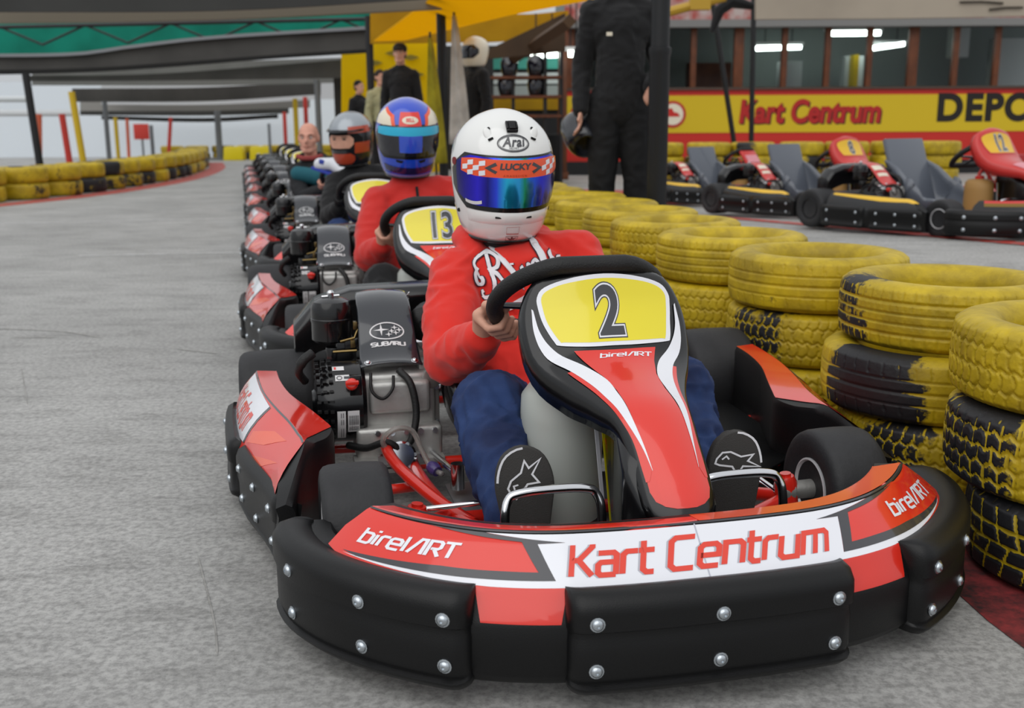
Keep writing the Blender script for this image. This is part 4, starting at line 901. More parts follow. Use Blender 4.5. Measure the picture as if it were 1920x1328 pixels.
    # shoes: soles turned to the camera, resting on the pedal hoops
    for s in (-1, 1):
        a = an[s]; tilt = -.10; tx = s*.012
        def so(x, l, h, a=a, tx=tx): return Vector((a.x + x*1.1 + tx*l*4, a.y - .108 - h + l*.10, .052 + l))
        ol = [(-.034, .0), (-.040, .04), (-.038, .09), (-.046, .15), (-.050, .19), (-.045, .225), (-.030, .252), (0, .265), (.032, .252), (.047, .225), (.052, .19), (.046, .15), (.036, .09), (.038, .04), (.032, 0), (0, -.012)]
        ol = [(q.x, q.y) for q in cat([(x*s*(-1), l, 0) for x, l in ol], 3, True)]
        sh_ = MB().loft([[so(x*.97, l, .004) for x, l in ol], [so(x, l, -.002) for x, l in ol], [so(x, l, -.014) for x, l in ol]]).build('shoe', SOLE, root, bev=.003, ang=50)
        up = MB(); limb(up, [so(0, .02, -.05), so(0, .10, -.055), so(0, .18, -.04), so(0, .235, -.028)], [.042, .040, .038, .026], 12); limb(up, [so(0, .03, -.06), a + Vector((0, .01, .03))], [.042, .045], 12)
        fuse(up, 'shoe_upper', BLKC if near else BLKC2, sh_, .008, 3)
        if near:
            f = lambda x, l: so(x, l, .0042)
            star = [(-.024, -.030), (-.030, -.016), (-.024, -.002), (-.006, .012), (.001, .034), (.008, .020), (.029, .036), (.013, .008), (.024, -.008), (.004, -.010), (-.010, -.030), (-.017, -.036)]
            if s > 0: c_, s_ = cos(-1.15), sin(-1.15)
            else: c_, s_ = 1, 0
            pts = [v[:2] for v in cat([(c_*x - s_*y, .205 + s_*x + c_*y, 0) for x, y in star], 1, True)]
            stick('sole_logo', poly_bm(stroke(pts, .0035, True) + stroke([(c_*x - s_*y, .205 + s_*x + c_*y) for x, y in ((-.018, -.022), (-.020, -.012), (-.012, -.010))], .003)), f, (0, -1, 0), LACE, sh_, .0006, .1)
            arc = [q for q in ol if q[1] > .19 and q[0]*s*(-1) < .005]
            if len(arc) > 3: stick('sole_edge', poly_bm(stroke([(x*.96, l*.992) for x, l in arc], .004)), f, (0, -1, 0), LACE, sh_, .0006, .1)
    hz = None
    if helmet:
        hz = make_helmet(root, style, hc + Vector((0, -.005, .005)), (head_tilt, 0, head_turn))
    else: face_bits(root, hc, R)
    return root, tp, hc, R
def standing(label, loc, rz, hgt=1.8, top=BLKC, leg=BLKC, group=None, arms=None, vox=.012, cap=None, hair='#2c2018', helmet=None, legs=True, head_turn=0):
    k = hgt/1.8; v = lambda x, y, z: Vector((x*k, y*k, z*k))
    arms = arms or {}; m = MB(); A = {}
    for s in (-1, 1): A[s] = [v(*p) for p in arms.get(s, ((s*.165, 0, 1.43), (s*.215, .02, 1.14), (s*.22, -.05, .88)))]
    limb(m, [v(0, 0, .95), v(0, 0, 1.20), v(0, .01, 1.40), v(0, .01, 1.48)], [.10*k, .10*k, .085*k, .055*k]); limb(m, [v(0, .01, 1.46), v(0, 0, 1.60)], [.055*k, .052*k])
    R = Matrix.Rotation(head_turn, 3, 'Z'); hc = v(0, -.012, 1.685); head_geo(m, hc, R, k*.97)
    for s in (-1, 1):
        limb(m, [v(s*.06, 0, 1.42)] + A[s], [.06*k, .048*k, .036*k, .026*k]); d = A[s][2] - A[s][1]
        hand_loose(m, A[s][2], d, -s)
        limb(m, [v(s*.08, 0, .95), v(s*.095, -.01, .50), v(s*.10, .02, .09)], [.085*k, .052*k, .038*k]); limb(m, [v(s*.10, .03, .06), v(s*.105, -.13, .04)], [.035*k, .028*k])
    root = fuse(m, 'person', SKIN, None, .008, 2); root.location = loc; root.rotation_euler = (0, 0, rz); tag(root, label, 'person', group)
    m = MB(); limb(m, [v(0, 0, .93), v(0, 0, 1.15), v(0, .01, 1.36), v(0, .01, 1.47)], [.140*k, .135*k, .140*k, .080*k], 18); m.sphere(v(0, 0, 1.34), (.175*k, .12*k, .15*k), 12); m.sphere(v(0, 0, .97), (.155*k, .125*k, .11*k), 10)
    limb(m, [v(-.13, .0, 1.44), v(0, .01, 1.50), v(.13, .0, 1.44)], [.06*k, .075*k, .06*k], 14)
    for s in (-1, 1): limb(m, [v(s*.1, 0, 1.41)] + [A[s][0], A[s][1], A[s][2]], [.080*k, .066*k, .056*k, .044*k], 14)
    fuse(m, 'jacket', top, root, vox, 4, .006, 11, fstretch=(1, 1, 1.5))
    m = MB()
    for s in (-1, 1): limb(m, [v(s*.06, 0, .95), v(s*.085, 0, .82), v(s*.098, -.012, .50), v(s*.102, .01, .07)], [.115*k, .105*k, .075*k, .066*k], 14)
    fuse(m, 'trousers', leg, root, vox, 4, .005, 12)
    for s in (-1, 1):
        q = MB(); limb(q, [v(s*.10, .05, .045), v(s*.102, -.04, .05), v(s*.108, -.16, .035)], [.045*k, .048*k, .036*k], 12); q.box(v(s*.104, -.055, .012), (.09*k, .27*k, .024*k)); fuse(q, 'shoe', BLKC2, root, .012, 2)
    if helmet: make_helmet(root, helmet, hc + Vector((0, 0, .0)), (0, 0, head_turn))
    else:
        face_bits(root, hc, R, k*.97, hair=hair)
        if cap:
            q = MB(); q.sphere(hc + v(0, .012, .055), (.09*k, .105*k, .075*k), 10); q.sphere(hc + v(0, -.11, .05), (.07*k, .075*k, .012*k), 8); fuse(q, 'cap', BLKC, root, .010, 2)
    return root, hc
# ------------------------------------------------------------------ painted barrier tyres (axis up, base on z = 0)
TR, TH = .278, .168
def make_tire(kind, nu=520, lo=False):
    """tread kinds: 0 fine ribs with sipes, 1 zigzag winter blocks, 2 wavy road blocks, 3 smooth worn, 4 deep cross blocks"""
    R, H = TR, TH; h = H/2
    side = [(.178, h*.70), (.186, h*.86), (.200, h*.97), (.222, h*1.0), (.243, h*.985), (.258, h*.93), (.2685, h*.83)]
    if lo: nu, nv = 40, 5
    else: nv = 38
    prof = [(r, z) for r, z in side]
    tz = [h*.80*(1 - 2*k/(nv - 1)) for k in range(nv)]
    ntop = len(prof)
    prof += [(R - .006*(abs(z)/(h*.8))**3, z) for z in tz]
    prof += [(r, -z) for r, z in side[::-1]]
    prof += [(.172, -h*.5), (.180, 0), (.172, h*.5)]
    rings = []; G = []
    circ = 2*pi*R
    for i in range(nu):
        th = 2*pi*i/nu; ring = []; u = th/(2*pi)
        for j, (r, z) in enumerate(prof):
            g = 0
            if not lo and ntop <= j < ntop + nv:
                v = z/(h*.8)   # -1..1
                if kind == 0:
                    if min(abs(v - c) for c in (-.6, -.2, .2, .6)) < .035: g = 1
                    elif abs(v) > .62 and (u*58) % 1 < .14: g = .8
                    elif (u*87 + .3*v) % 1 < .07: g = .35
                elif kind == 1:
                    zz = .09*(abs(((u*48) % 1) - .5)*4 - 1)
                    if min(abs(v - c - zz) for c in (-.72, -.24, .24, .72)) < .06: g = 1
                    elif abs(((u*48 + (.5 if -.24 < v - zz < .24 else 0)) % 1) - .5) < .07: g = 1
                elif kind == 2:
                    w = .05*sin(u*2*pi*60)
                    if min(abs(v - c - w) for c in (-.62, 0, .62)) < .04: g = 1
                    elif ((u*60 + .35*sin(v*5)) % 1) < .13: g = .9
                elif kind == 3:
                    if min(abs(v - c) for c in (-.45, 0, .45)) < .03: g = .8
                    elif abs(v) > .55 and (u*44 + .2*v) % 1 < .10: g = .6
                else:
                    if min(abs(v - c) for c in (-.5, .5)) < .05: g = 1
                    elif ((u*34 + .22*abs(v)*2 + (.5 if v > 0 else 0)) % 1) < .16: g = 1
                    elif abs(v) < .05: g = .8
            elif not lo and j in (5, 6, ntop + nv, ntop + nv + 1) and kind in (1, 4, 2):
                if (u*36) % 1 < .16: g = .5
            G.append(g); rr = r - .0048*g
            ring.append(Vector((rr*cos(th), rr*sin(th), z + h)))
        rings.append(ring)
    mb = MB().loft(rings, True, False, True)
    me = bpy.data.meshes.new('barrier_tire'); me.from_pydata([tuple(v) for v in mb.v], [], mb.f); me.materials.append(TIREM)
    a = me.attributes.new('groove', 'FLOAT', 'POINT'); a.data.foreach_set('value', G)
    me.polygons.foreach_set('use_smooth', [True]*len(me.polygons))
    bm = bmesh.new(); bm.from_mesh(me); bmesh.ops.recalc_face_normals(bm, faces=bm.faces); bm.to_mesh(me); bm.free()
    return me
TMESH = {k: make_tire(k) for k in range(5)}; TLOW = make_tire(0, lo=True)
def tire(mesh, loc, rz, label, group, wear=.1, sdir=.5, scuff=0, sc=1, tilt=(0, 0)):
    o = bpy.data.objects.new('tire_bumper', mesh); COL.objects.link(o); o.location = loc; o.rotation_euler = (tilt[0], tilt[1], rz); o.scale = (sc, sc, sc)
    # the scuff direction is given in the world: turn it into the tyre's own frame
    o.color = (wear, ((sdir - rz/(2*pi)) % 1), scuff, 1); return tag(o, label, 'tire barrier', group)
# right-hand wall of tyre stacks beside the karts: (x, y, [(kind, wear, scuff direction, scuff amount, dx, dy) bottom to top])
STACKS = [
    (1.20, 2.10, [(4, .42, .55, .10, .02, -.06), (1, .08, .52, .50, -.012, .0), (2, .06, .6, .05, .0, .03)], 'nearest stack, right edge'),
    (1.125, 2.74, [(2, .10, .60, .30, .02, -.04), (3, .03, .60, .75, -.02, -.01), (0, .07, .50, .30, .03, .03)], 'second stack from right edge'),
    (.975, 3.36, [(1, .05, .6, .1, .0, -.02), (2, .02, .60, .42, .0, .0), (3, .03, .62, .05, .0, -.0)], 'third stack from right edge'),
    (.815, 3.95, [(2, .02, .6, .05, .0, -.01), (2, .02, .6, .04, -.005, .0), (0, .02, .6, .02, .005, .0)], 'fourth stack from right edge'),
    (.70, 4.54, [(1, .02, .6, 0, 0, 0), (3, .02, .6, 0, 0, 0), (2, .03, .6, .0, .0, -.0)], 'fifth stack from right edge'),
    (.62, 5.12, [(0, .02, .6, 0, 0, 0), (2, .02, .6, 0, 0, 0), (0, .03, .6, 0, 0, 0)], 'stack behind white-helmeted driver'),
    (.51, 5.70, [(3, .02, .6, 0, 0, 0), (0, .02, .6, 0, 0, 0), (3, .03, .6, 0, .0, 0)], 'stack before the standing man'),
    (.40, 6.28, [(3, .02, .6, 0, 0, 0), (0, .02, .6, 0, 0, 0), (2, .03, .6, 0, 0, 0)], 'stack at the standing man\'s feet'),
    (.20, 6.86, [(2, .02, .6, 0, 0, 0), (3, .02, .6, 0, 0, 0), (0, .03, .6, 0, 0, 0)], 'stack hidden behind the white helmet'),
    (.12, 7.44, [(2, .02, .6, 0, 0, 0), (3, .02, .6, 0, 0, 0), (3, .03, .6, 0, 0, 0)], 'farthest stack beside the queue')]
LV = ('bottom', 'middle', 'top')
LOOK = {0: 'finely ribbed', 1: 'zigzag treaded', 2: 'wavy treaded', 3: 'smooth worn', 4: 'deep block treaded'}
for si, (x, y, ts, lab) in enumerate(STACKS):
    for k, (kd, we, sd_, sc_, dx, dy) in enumerate(ts):
        colr = 'mostly black' if we > .4 else ('yellow black-scuffed' if sc_ > .25 else 'yellow painted')
        tire(TMESH[kd], (x + dx, y + dy, k*(TH + .0005)), random.uniform(0, 6.28), ('%s %s tire, %s of %s' % (colr, LOOK[kd], LV[k], lab)), 'painted tires walling the right of the track', we, sd_, sc_)
# left-hand wall curving away to the far bend, then across the end of the track
def far_row(pts, lev, sc, lab, grp, step=.56):
    P = cat([(a, b, 0) for a, b in pts], 16); d = 0; n = 0; last = P[0]; out = [P[0]]
    for a, b in zip(P, P[1:]):
        for k in range(1, 21):
            p = a.lerp(b, k/20)
            if (p - out[-1]).length >= step: out.append(p)
    for i, p in enumerate(out):
        for k in range(lev):
            tire(TLOW, (p.x + random.uniform(-.02, .02), p.y + random.uniform(-.02, .02), k*(TH + .001)*sc), random.uniform(0, 6), lab[k], grp, random.choice((.02, .06, .16, .3)) if k else random.choice((.1, .3, .42)), random.random(), random.choice((0, .2, .5)), sc)
far_row([(-6.9, 12.6), (-6.3, 14.2), (-6.15, 16.5), (-6.3, 19.5), (-7.0, 23.5), (-8.2, 28.0)], 2, 1.22, ['worn yellow and black tire in the bottom row of the curving left barrier', 'worn yellow tire in the upper row of the curving left barrier'], 'tires of the curving barrier left of the track', .73)
far_row([(-9.6, 30.6), (-7.0, 31.2), (-4.0, 31.6)], 2, 1.15, ['yellow tire in the bottom row across the far end of the track', 'yellow tire in the upper row across the far end of the track'], 'tires across the far end of the track', .70)
far_row([(1.9, 13.7), (5.6, 13.9)], 4, 1.0, ['black tire in the bottom row along the pit building', 'yellow tire in the second row along the pit building', 'yellow tire in the third row along the pit building', 'yellow tire in the top row along the pit building'], 'tires along the foot of the pit building', .60)
# ------------------------------------------------------------------ setting
def flat(name, pts, m, z=.002):
    return struct(MB().add([(a, b, z) for a, b in pts], [tuple(range(len(pts)))]).build(name, m))
struct(MB().add([(-40, -6, 0), (40, -6, 0), (40, 60, 0), (-40, 60, 0)], [(0, 1, 2, 3)]).build('floor', CONC))
def pit_z(x, y):
    e = lambda t: max(0, min(1, t))**2*(3 - 2*max(0, min(1, t)))
    edge = 1.45 - .155*(y - 2.1)
    return .165*e((x - edge)/.5)*e((12.6 - y)/6.5)
PXS = [-.6 + .25*i for i in range(40)]; PYS = [1.0 + .4*i for i in range(32)]
struct(MB().grid(lambda x, y: Vector((x, y, pit_z(x, y) + .001 if pit_z(x, y) > 1e-4 else -.004)), PXS, PYS).build('floor_pit', CONC, ang=180))
def drape(name, line, w, m):
    P = cat([(a, b, 0) for a, b in line], 14); A = []
    for i, p in enumerate(P):
        t = (P[min(i+1, len(P)-1)] - P[max(i-1, 0)]).normalized(); n = Vector((-t.y, t.x, 0))*w
        A.append([Vector((q.x, q.y, pit_z(q.x, q.y) + .006)) for q in (p - n, p, p + n)])
    return struct(MB().loft(A, closed=False).build(name, m, ang=180))
REDP = paint_mat('red_floor_paint', '#2c1e20', '#8c3032', .38, .62)
REDF = paint_mat('faded_red_paint', '#8d8a86', '#b03a30', .34, .50)
flat('trim_1', [(1.0, 1.0), (2.6, .9), (2.6, 2.4), (1.8, 3.4), (1.2, 5.0), (.9, 6.6), (.5, 8.0), (-.1, 8.0), (.25, 6.4), (.55, 4.6), (.80, 3.1), (.84, 2.3), (.87, 1.8)], REDP)
drape('trim_2', [(3.9, 5.6), (3.1, 6.6), (2.45, 8.0), (1.9, 9.6), (1.3, 11.0)], .09, REDF)
flat('trim_3', [(.45, 11.6), (1.35, 10.9), (2.2, 11.4), (2.6, 14.5), (.7, 15.5)], REDF)
P = cat([(-6.35, 11.6, 0), (-5.75, 14.0, 0), (-5.55, 16.5, 0), (-5.75, 19.8, 0), (-6.5, 24, 0), (-7.6, 28, 0)], 6)
q = [(p.x - .25, p.y) for p in P] + [(p.x + .12, p.y) for p in P[::-1]]
struct(MB().add([(a, b, .002) for a, b in q], [(i, i+1, len(q)-2-i, len(q)-1-i) for i in range(len(P)-1)]).build('trim_4', REDF))
LINE = paint_mat('worn_white_line', '#a09f9b', '#c3c3c2', .36, .56)
flat('trim_5', [(-3.1, 7.55), (-1.75, 7.72), (-1.75, 7.78), (-3.1, 7.61)], LINE)
flat('trim_6', [(-5.6, 10.0), (-1.95, 10.9), (-1.95, 10.98), (-5.6, 10.08)], LINE)
CRK = paint_mat('dark_crack', '#7a7874', '#a09e9a', .3, .6)
for k, L_ in enumerate(([(-40, 616), (110, 622), (190, 634)], [(20, 634), (110, 633)], [(330, 655), (410, 664)], [(370, 1040), (400, 1160), (408, 1230)], [(40, 690), (52, 760)])):
    q = []
    for px, py in L_:
        p = at(px, py, 1); t_ = CAM_H/(CAM_H - p.z); q.append(Vector((p.x*t_, t_, .0)))
    q = cat(q, 6); A = []
    for i, p in enumerate(q):
        t_ = (q[min(i+1, len(q)-1)] - q[max(i-1, 0)]).normalized(); n_ = Vector((-t_.y, t_.x, 0))*(.006 if k < 3 else .0018)*(1 if 0 < i < len(q) - 1 else .2); A.append([p - n_ + Vector((0, 0, .0015)), p + n_ + Vector((0, 0, .0015))])
    struct(MB().loft(A, closed=False).build('trim_%d' % (50 + k), CRK, ang=180))
MB().box((0, 0, .004), (.03, .018, .006)).build('petal', mat('scrap_red', '#a5384a', .6), bev=.002)
o = bpy.data.objects['petal']; o.name = 'paper_scrap'; p = at(82, 1290, 1.32); o.location = (p.x, p.y, .0); o.rotation_euler = (0, 0, .4); tag(o, 'tiny crimson paper scrap on the bare concrete at the lower left', 'scrap')
# ---- far end of the hall
struct(MB().box((-10, 34.0, 1.15), (34, .15, 2.3)).build('wall_back', mat('white_sheeting', '#dfe6ec', .6)))
struct(MB().box((-22, 20, 1.0), (.15, 30, 1.4)).build('wall_left', mat('pale_sheeting', '#d5dade', .6)))
GALV = mat('galvanised', '#85878a', .45, .5); BLKS = mat('black_steel', '#17181a', .45); ORN = mat('orange_steel', '#d8694a', .5); YST = mat('yellow_steel', '#c8a71c', .5); RST = mat('red_steel', '#c23a30', .5); GST = mat('grey_steel', '#6c6f72', .5)
def post(px, ptop, Y, r, m, label, z0=0, group=None, lean=0, name='post'):
    a = at(px, ptop, Y); o = MB().tube([(-lean, 0, z0), (0, 0, a.z)], r, 12).build('pole', m, None, ang=60)
    t = thing(name, label, 'post', (a.x, Y, 0), 0, group); o.parent = t
    MB().box((-lean, 0, .03 + z0), (r*5, r*5, .06)).build('base_plate', m, t, bev=.005); return t
post(48, 138, 16.2, .055, BLKS, 'black steel post standing behind the left tire barrier', lean=-.10)
post(134, 172, 18.2, .055, YST, 'yellow steel post standing behind the left tire barrier', lean=-.12)
post(72, 214, 20, .06, ORN, 'orange post leaning behind the left barrier', lean=.1); post(116, 214, 21, .06, RST, 'red post leaning behind the left barrier', lean=-.08)
post(196, 190, 23, .05, GST, 'grey post at the bend of the left barrier'); post(216, 220, 25, .045, YST, 'thin ochre post at the bend of the left barrier'); post(238, 222, 27, .04, ORN, 'thin pale orange post left of the red board', lean=.03)
post(407, 205, 30.2, .09, GST, 'grey post in front of the far white wall', z0=0); post(320, 220, 29.5, .05, RST, 'thin red brace post right of the red board', lean=.15); post(283, 235, 29, .05, GST, 'dark post just right of the red board'); post(504, 232, 29, .04, GST, 'thin dark post above the end of the kart queue')
post(553, 185, 26, .06, YST, 'yellow post behind the bald man'); post(572, 182, 27, .055, RST, 'red post behind the bald man', ); post(594, 150, 22, .06, GST, 'slim grey post between the bald man and the helmeted driver')
post(533, 210, 28, .05, RST, 'short red post left of the bald man')
t = thing('track_sign', 'square red board on a thin post before the far white wall', 'sign', (at(265, 247, 28.5).x, 28.5, 0))
MB().box((0, 0, at(265, 247, 28.5).z), (.40, .03, .40)).build('board', RST, t, bev=.01); MB().tube([(0, .03, 0), (0, .03, 1.0)], .03, 8).build('post', GST, t)
for px, w_, lab in ((440, .95, 'left one of the two bright yellow plastic barrier blocks at the track end'), (489, .9, 'right one of the two bright yellow plastic barrier blocks at the track end')):
    a = at(px, 285, 29.9); o = MB().box((0, 0, .19), (.56, .4, .38), taper=.9).build('barrier_block', mat('yellow_plastic', '#e2cc12', .4), bev=.03); o.location = (a.x, 29.9, 0); tag(o, lab, 'barrier', 'yellow plastic blocks at the track end')
# white rails and a pipe at the left
for px0, px1, py, Y, lab in ((-60, 145, 212, 22, 'white horizontal rail behind the left posts'), (-60, 60, 186, 24, 'upper white pipe behind the left posts')):
    a = at(px0, py, Y); b = at(px1, py, Y); o = MB().tube([a, b], .07, 10).build('rail', mat('white_rail', '#d9dcde', .5)); tag(o, lab, 'rail')
# ---- roof bays over the track: long fabric valances, trusses and net
GREYF = mat('grey_tarpaulin', '#4d4b48', .75, var=.25, vscale=1.5); DKF = mat('dark_tarpaulin', '#3a3a38', .8, var=.2, vscale=1.2); BEIGE = mat('beige_board', '#8b8272', .7); NET = fabric('green_net', '#1fa690', .5, .35); PALE = fabric('pale_fabric', '#9a9a96', .5, .2); BLKF = mat('black_hem', '#131312', .8)
def sheet(name, top, bot, Y, m, label, cat_='roof', th=.05, kind=None):
    """hanging sheet with real thickness: top and bottom edges as picture polylines seen at depth Y"""
    n = 24
    def samp(L):
        P = cat([(a, b, 0) for a, b in L], 10); xs = [p.x for p in P]; return lambda x: interp(x, xs, [p.y for p in P])
    f, g = samp(top), samp(bot); x0, x1 = top[0][0], top[-1][0]; A = []; B = []
    for k in range(n + 1):
        x = x0 + (x1 - x0)*k/n; A.append(at(x, f(x), Y)); B.append(at(x, g(x), Y))
    d = Vector((0, th, 0)); rings = [[a, a + d, b + d, b] for a, b in zip(A, B)]
    o = MB().loft(rings).build(name, m, None, ang=40); 
    if kind: o['kind'] = kind
    elif label: tag(o, label, cat_)
    return o
sheet('valance', [(-120, -60), (400, -60), (830, -70)], [(-120, 22), (400, 20), (830, -4)], 10.5, DKF, 'dark tarpaulin valance hanging along the top left of the picture', 'canopy')
sheet('roof_beam', [(-120, 20), (400, 18), (828, -6)], [(-120, 44), (400, 36), (828, 16)], 11.0, BEIGE, 'long beige roof beam just under the dark valance', 'beam', .12)
sheet('shade_net', [(-200, 30), (300, 30), (720, 10)], [(-200, 122), (300, 110), (720, 80)], 21.5, NET, 'teal green shade net behind the roof truss at upper left', 'net')
v = sheet('valance', [(-160, 106), (120, 104), (240, 90), (400, 72), (690, 54)], [(-160, 138), (120, 134), (300, 124), (500, 108), (690, 97)], 18.5, GREYF, 'broad grey fabric valance with a pale top edge sagging across the track', 'canopy', .12)
for a0, b0, Y, th, m, nm, par in (([(-160, 101), (120, 99), (240, 85), (400, 67), (690, 49)], [(-160, 107), (120, 105), (240, 91), (400, 73), (690, 55)], 18.4, .3, GALV, 'top_rail', v), ([(-160, 132), (120, 129), (300, 119), (500, 104), (690, 92)], [(-160, 142), (120, 137), (300, 127), (500, 111), (690, 99)], 18.35, .06, BLKF, 'hem', v)):
    o = sheet(nm, a0, b0, Y, m, '', th=th); o.parent = par; o.pop('label', None); o.pop('category', None)
tr = thing('roof_truss', 'thin steel truss in front of the teal net at upper left', 'truss', (0, 20.5, 0))
m = MB(); up = [at(x, 53 - .022*(x + 100), 20.5) for x in range(-160, 721, 80)]; lo = [at(x, 88 - .022*(x + 100), 20.5) for x in range(-160, 721, 80)]
rel = lambda p: p - Vector((0, 20.5, 0))
MB().tube([rel(p) for p in up], .035, 8).build('top_chord', BLKS, tr); 
for k in range(len(up) - 1): MB().tube([rel(up[k]), rel(lo[k+1] if k % 2 == 0 else lo[k])] if k % 2 == 0 else [rel(up[k+1]), rel(lo[k])], .022, 6).build('brace', BLKS, tr)
sheet('valance', [(45, 142), (300, 138), (640, 112)], [(45, 152), (300, 151), (640, 146)], 22, GREYF, 'second grey valance below the sagging one', 'canopy', .12)
sheet('skylight', [(60, 132), (300, 120), (640, 108)], [(60, 160), (400, 160), (640, 155)], 25, PALE, 'pale fabric panel showing between the second and first valances', 'panel')
sheet('valance', [(135, 166), (380, 164), (600, 152)], [(135, 191), (380, 190), (580, 178)], 26, GREYF, 'third grey valance above the far bend', 'canopy', .12)
sheet('skylight', [(190, 154), (400, 154), (640, 146)], [(190, 196), (400, 196), (600, 186)], 29, mat('pale_sky_panel', '#c4c6c8', .7), 'bright pale panel between the third and second valances', 'panel')
sheet('roof_beam', [(150, 188), (380, 190), (580, 180)], [(150, 208), (380, 208), (560, 202)], 29.6, mat('warm_grey_beam', '#8d8b86', .7), 'pale grey beam under the third valance', 'beam', .1)
sheet('roof_beam', [(150, 205), (380, 206), (540, 200)], [(150, 216), (380, 217), (530, 213)], 31, DKF, 'low dark beam in front of the white far wall', 'beam', .12)
sheet('roof_beam', [(190, 217), (380, 221), (520, 214)], [(190, 224), (380, 229), (515, 222)], 33, BLKF, 'lowest thin black beam along the white far wall', 'beam', .1)
post(691, 30, 17.5, .06, BLKS, 'black post carrying the right end of the sagging valance')
# ---- yellow canopy over the pit lane
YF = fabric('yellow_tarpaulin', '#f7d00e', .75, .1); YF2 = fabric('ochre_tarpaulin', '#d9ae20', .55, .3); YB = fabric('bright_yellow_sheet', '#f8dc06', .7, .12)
c = MB().loft([[at(x, y, Y) for x, y, Y in r] for r in (((700, 78, 17), (860, -40, 9), (1100, -60, 9)), ((760, 76, 17), (960, 28, 10), (1130, -4, 10)), ((760, 74, 17.1), (960, 24, 10.1), (1130, -8, 10.1)), ((700, 76, 17.1), (860, -44, 9.1), (1100, -64, 9.1)))], closed=False, loop=True).build('pit_canopy', YF); tag(c, 'bright yellow canopy sheet over the pit lane at top centre', 'canopy')
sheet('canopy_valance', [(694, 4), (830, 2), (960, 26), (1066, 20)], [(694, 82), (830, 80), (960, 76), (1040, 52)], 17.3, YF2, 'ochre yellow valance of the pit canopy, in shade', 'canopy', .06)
sheet('yellow_screen', [(640, 84), (760, 78), (830, 80)], [(640, 323.5), (760, 323.3), (830, 323)], 20.6, YB, 'bright yellow printed sheet wall behind the people in black', 'sheet', .06)
for k, (px, py) in enumerate(((702, 118), (738, 100), (770, 108), (712, 148), (780, 140))):
    a = at(px, py, 20.55); o = MB().loft([[a + Vector((.16*cos(t_)*(1 - .5*abs(sin(t_))), -.02*q, .05*sin(t_))) for t_ in [2*pi*j/14 for j in range(14)]] for q in (0, 1)]).build('printed_mark', mat('olive_print', '#7a6a14', .7), bpy.data.objects['yellow_screen'])
for Y, a, b, lab in ((13.5, (960, 112), (1068, 40), 'brown wooden roof beam sloping down to the pit building'),):
    o = MB().tube([at(*a, Y + 3), at(*b, Y)], .09, 4).build('roof_beam', mat('brown_beam', '#4a3218', .7)); tag(o, lab, 'beam')
sheet('roof_soffit', [(900, 100), (980, 62), (1060, 24)], [(900, 112), (980, 104), (1060, 96)], 15.2, mat('soffit_brown', '#43301c', .75, var=.3, vscale=2), 'dark brown sloping roof soffit above the helmet rack', 'roof', .1)
post(826, -20, 11.5, .05, BLKS, 'slim black post between the two furled flags')
o = post(1240, -30, 6.35, .055, BLKS, 'thick black steel post standing behind the yellow tires', name='steel_post')
MB().lathe([(.060, 0), (.060, 1.28), (.066, 1.30), (.066, 1.33), (.056, 1.335)], (0, 0, 0), (0, 0, 1), 20).build('sleeve', BLKS, o, ang=40)
for (a, b, lab) in (((1340, 30), (1393, 285), 'black strut slanting down right of the black post'), ((1413, 20), (1410, 283), 'upright thin black strut beside the slanting one')):
    p0, p1 = at(*a, 14.7), at(*b, 14.7); p1.z = 0; o = MB().tube([p1, p0, p0 + (p0 - p1)*.35], .035, 10).build('strut', BLKS); tag(o, lab, 'strut')
o = MB().tube([at(1210, 34, 12), at(1300, 10, 12), at(1360, -6, 12)], .05, 8).box(at(1312, 6, 12), (.22, .12, .14)).build('canopy_bracket', mat('ochre_steel', '#b8922a', .5)); tag(o, 'ochre steel arm and clamp above the slanting strut', 'bracket')
o = MB().tube([at(1335, 60, 12.8), at(1348, 20, 12.8), at(1372, 2, 12.8), at(1412, 12, 12.8)], [.03, .07, .08, .04], 8).build('furled_cover', BLKC); tag(o, 'bundled black cover tied at the top of the struts', 'cover')
# ---- pit building
BY = 19.8
def bz(py, px=1500): return at(px, py, BY).z
def bx(px): return at(px, 180, BY).x
X0, X1 = bx(1058), bx(2080)
WOOD = mat('varnished_wood', '#6b3a1e', .5, var=.3, vscale=6); REDW = mat('red_board', '#c4291f', .45); YELW = mat('yellow_board', '#d2b316', .45); BASE = mat('black_base', '#1a1a1b', .7)
def slab(name, z0, z1, m, y=BY, d=.12, x0=X0, x1=X1, par=None):
    return MB().box(((x0 + x1)/2, y + d/2, (z0 + z1)/2), (x1 - x0, d, z1 - z0)).build(name, m, par)
struct(slab('wall_right', .0, bz(166), REDW)); struct(slab('trim_7', bz(248), bz(178), YELW, BY - .012, .02)); struct(slab('trim_8', 0, bz(301), BASE, BY - .10, .10)); struct(slab('trim_9', bz(52), bz(38), mat('grey_eave', '#7d7c7a', .6), BY - .25, .4)); struct(slab('trim_10', bz(168), bz(163), mat('sill_grey', '#4a3a30', .6), BY - .05, .2))
struct(slab('trim_11', bz(38), bz(-40), mat('red_fascia', '#a84a42', .6, var=.5, vscale=4, vcol='#b9a9a4'), BY - .1, .2))
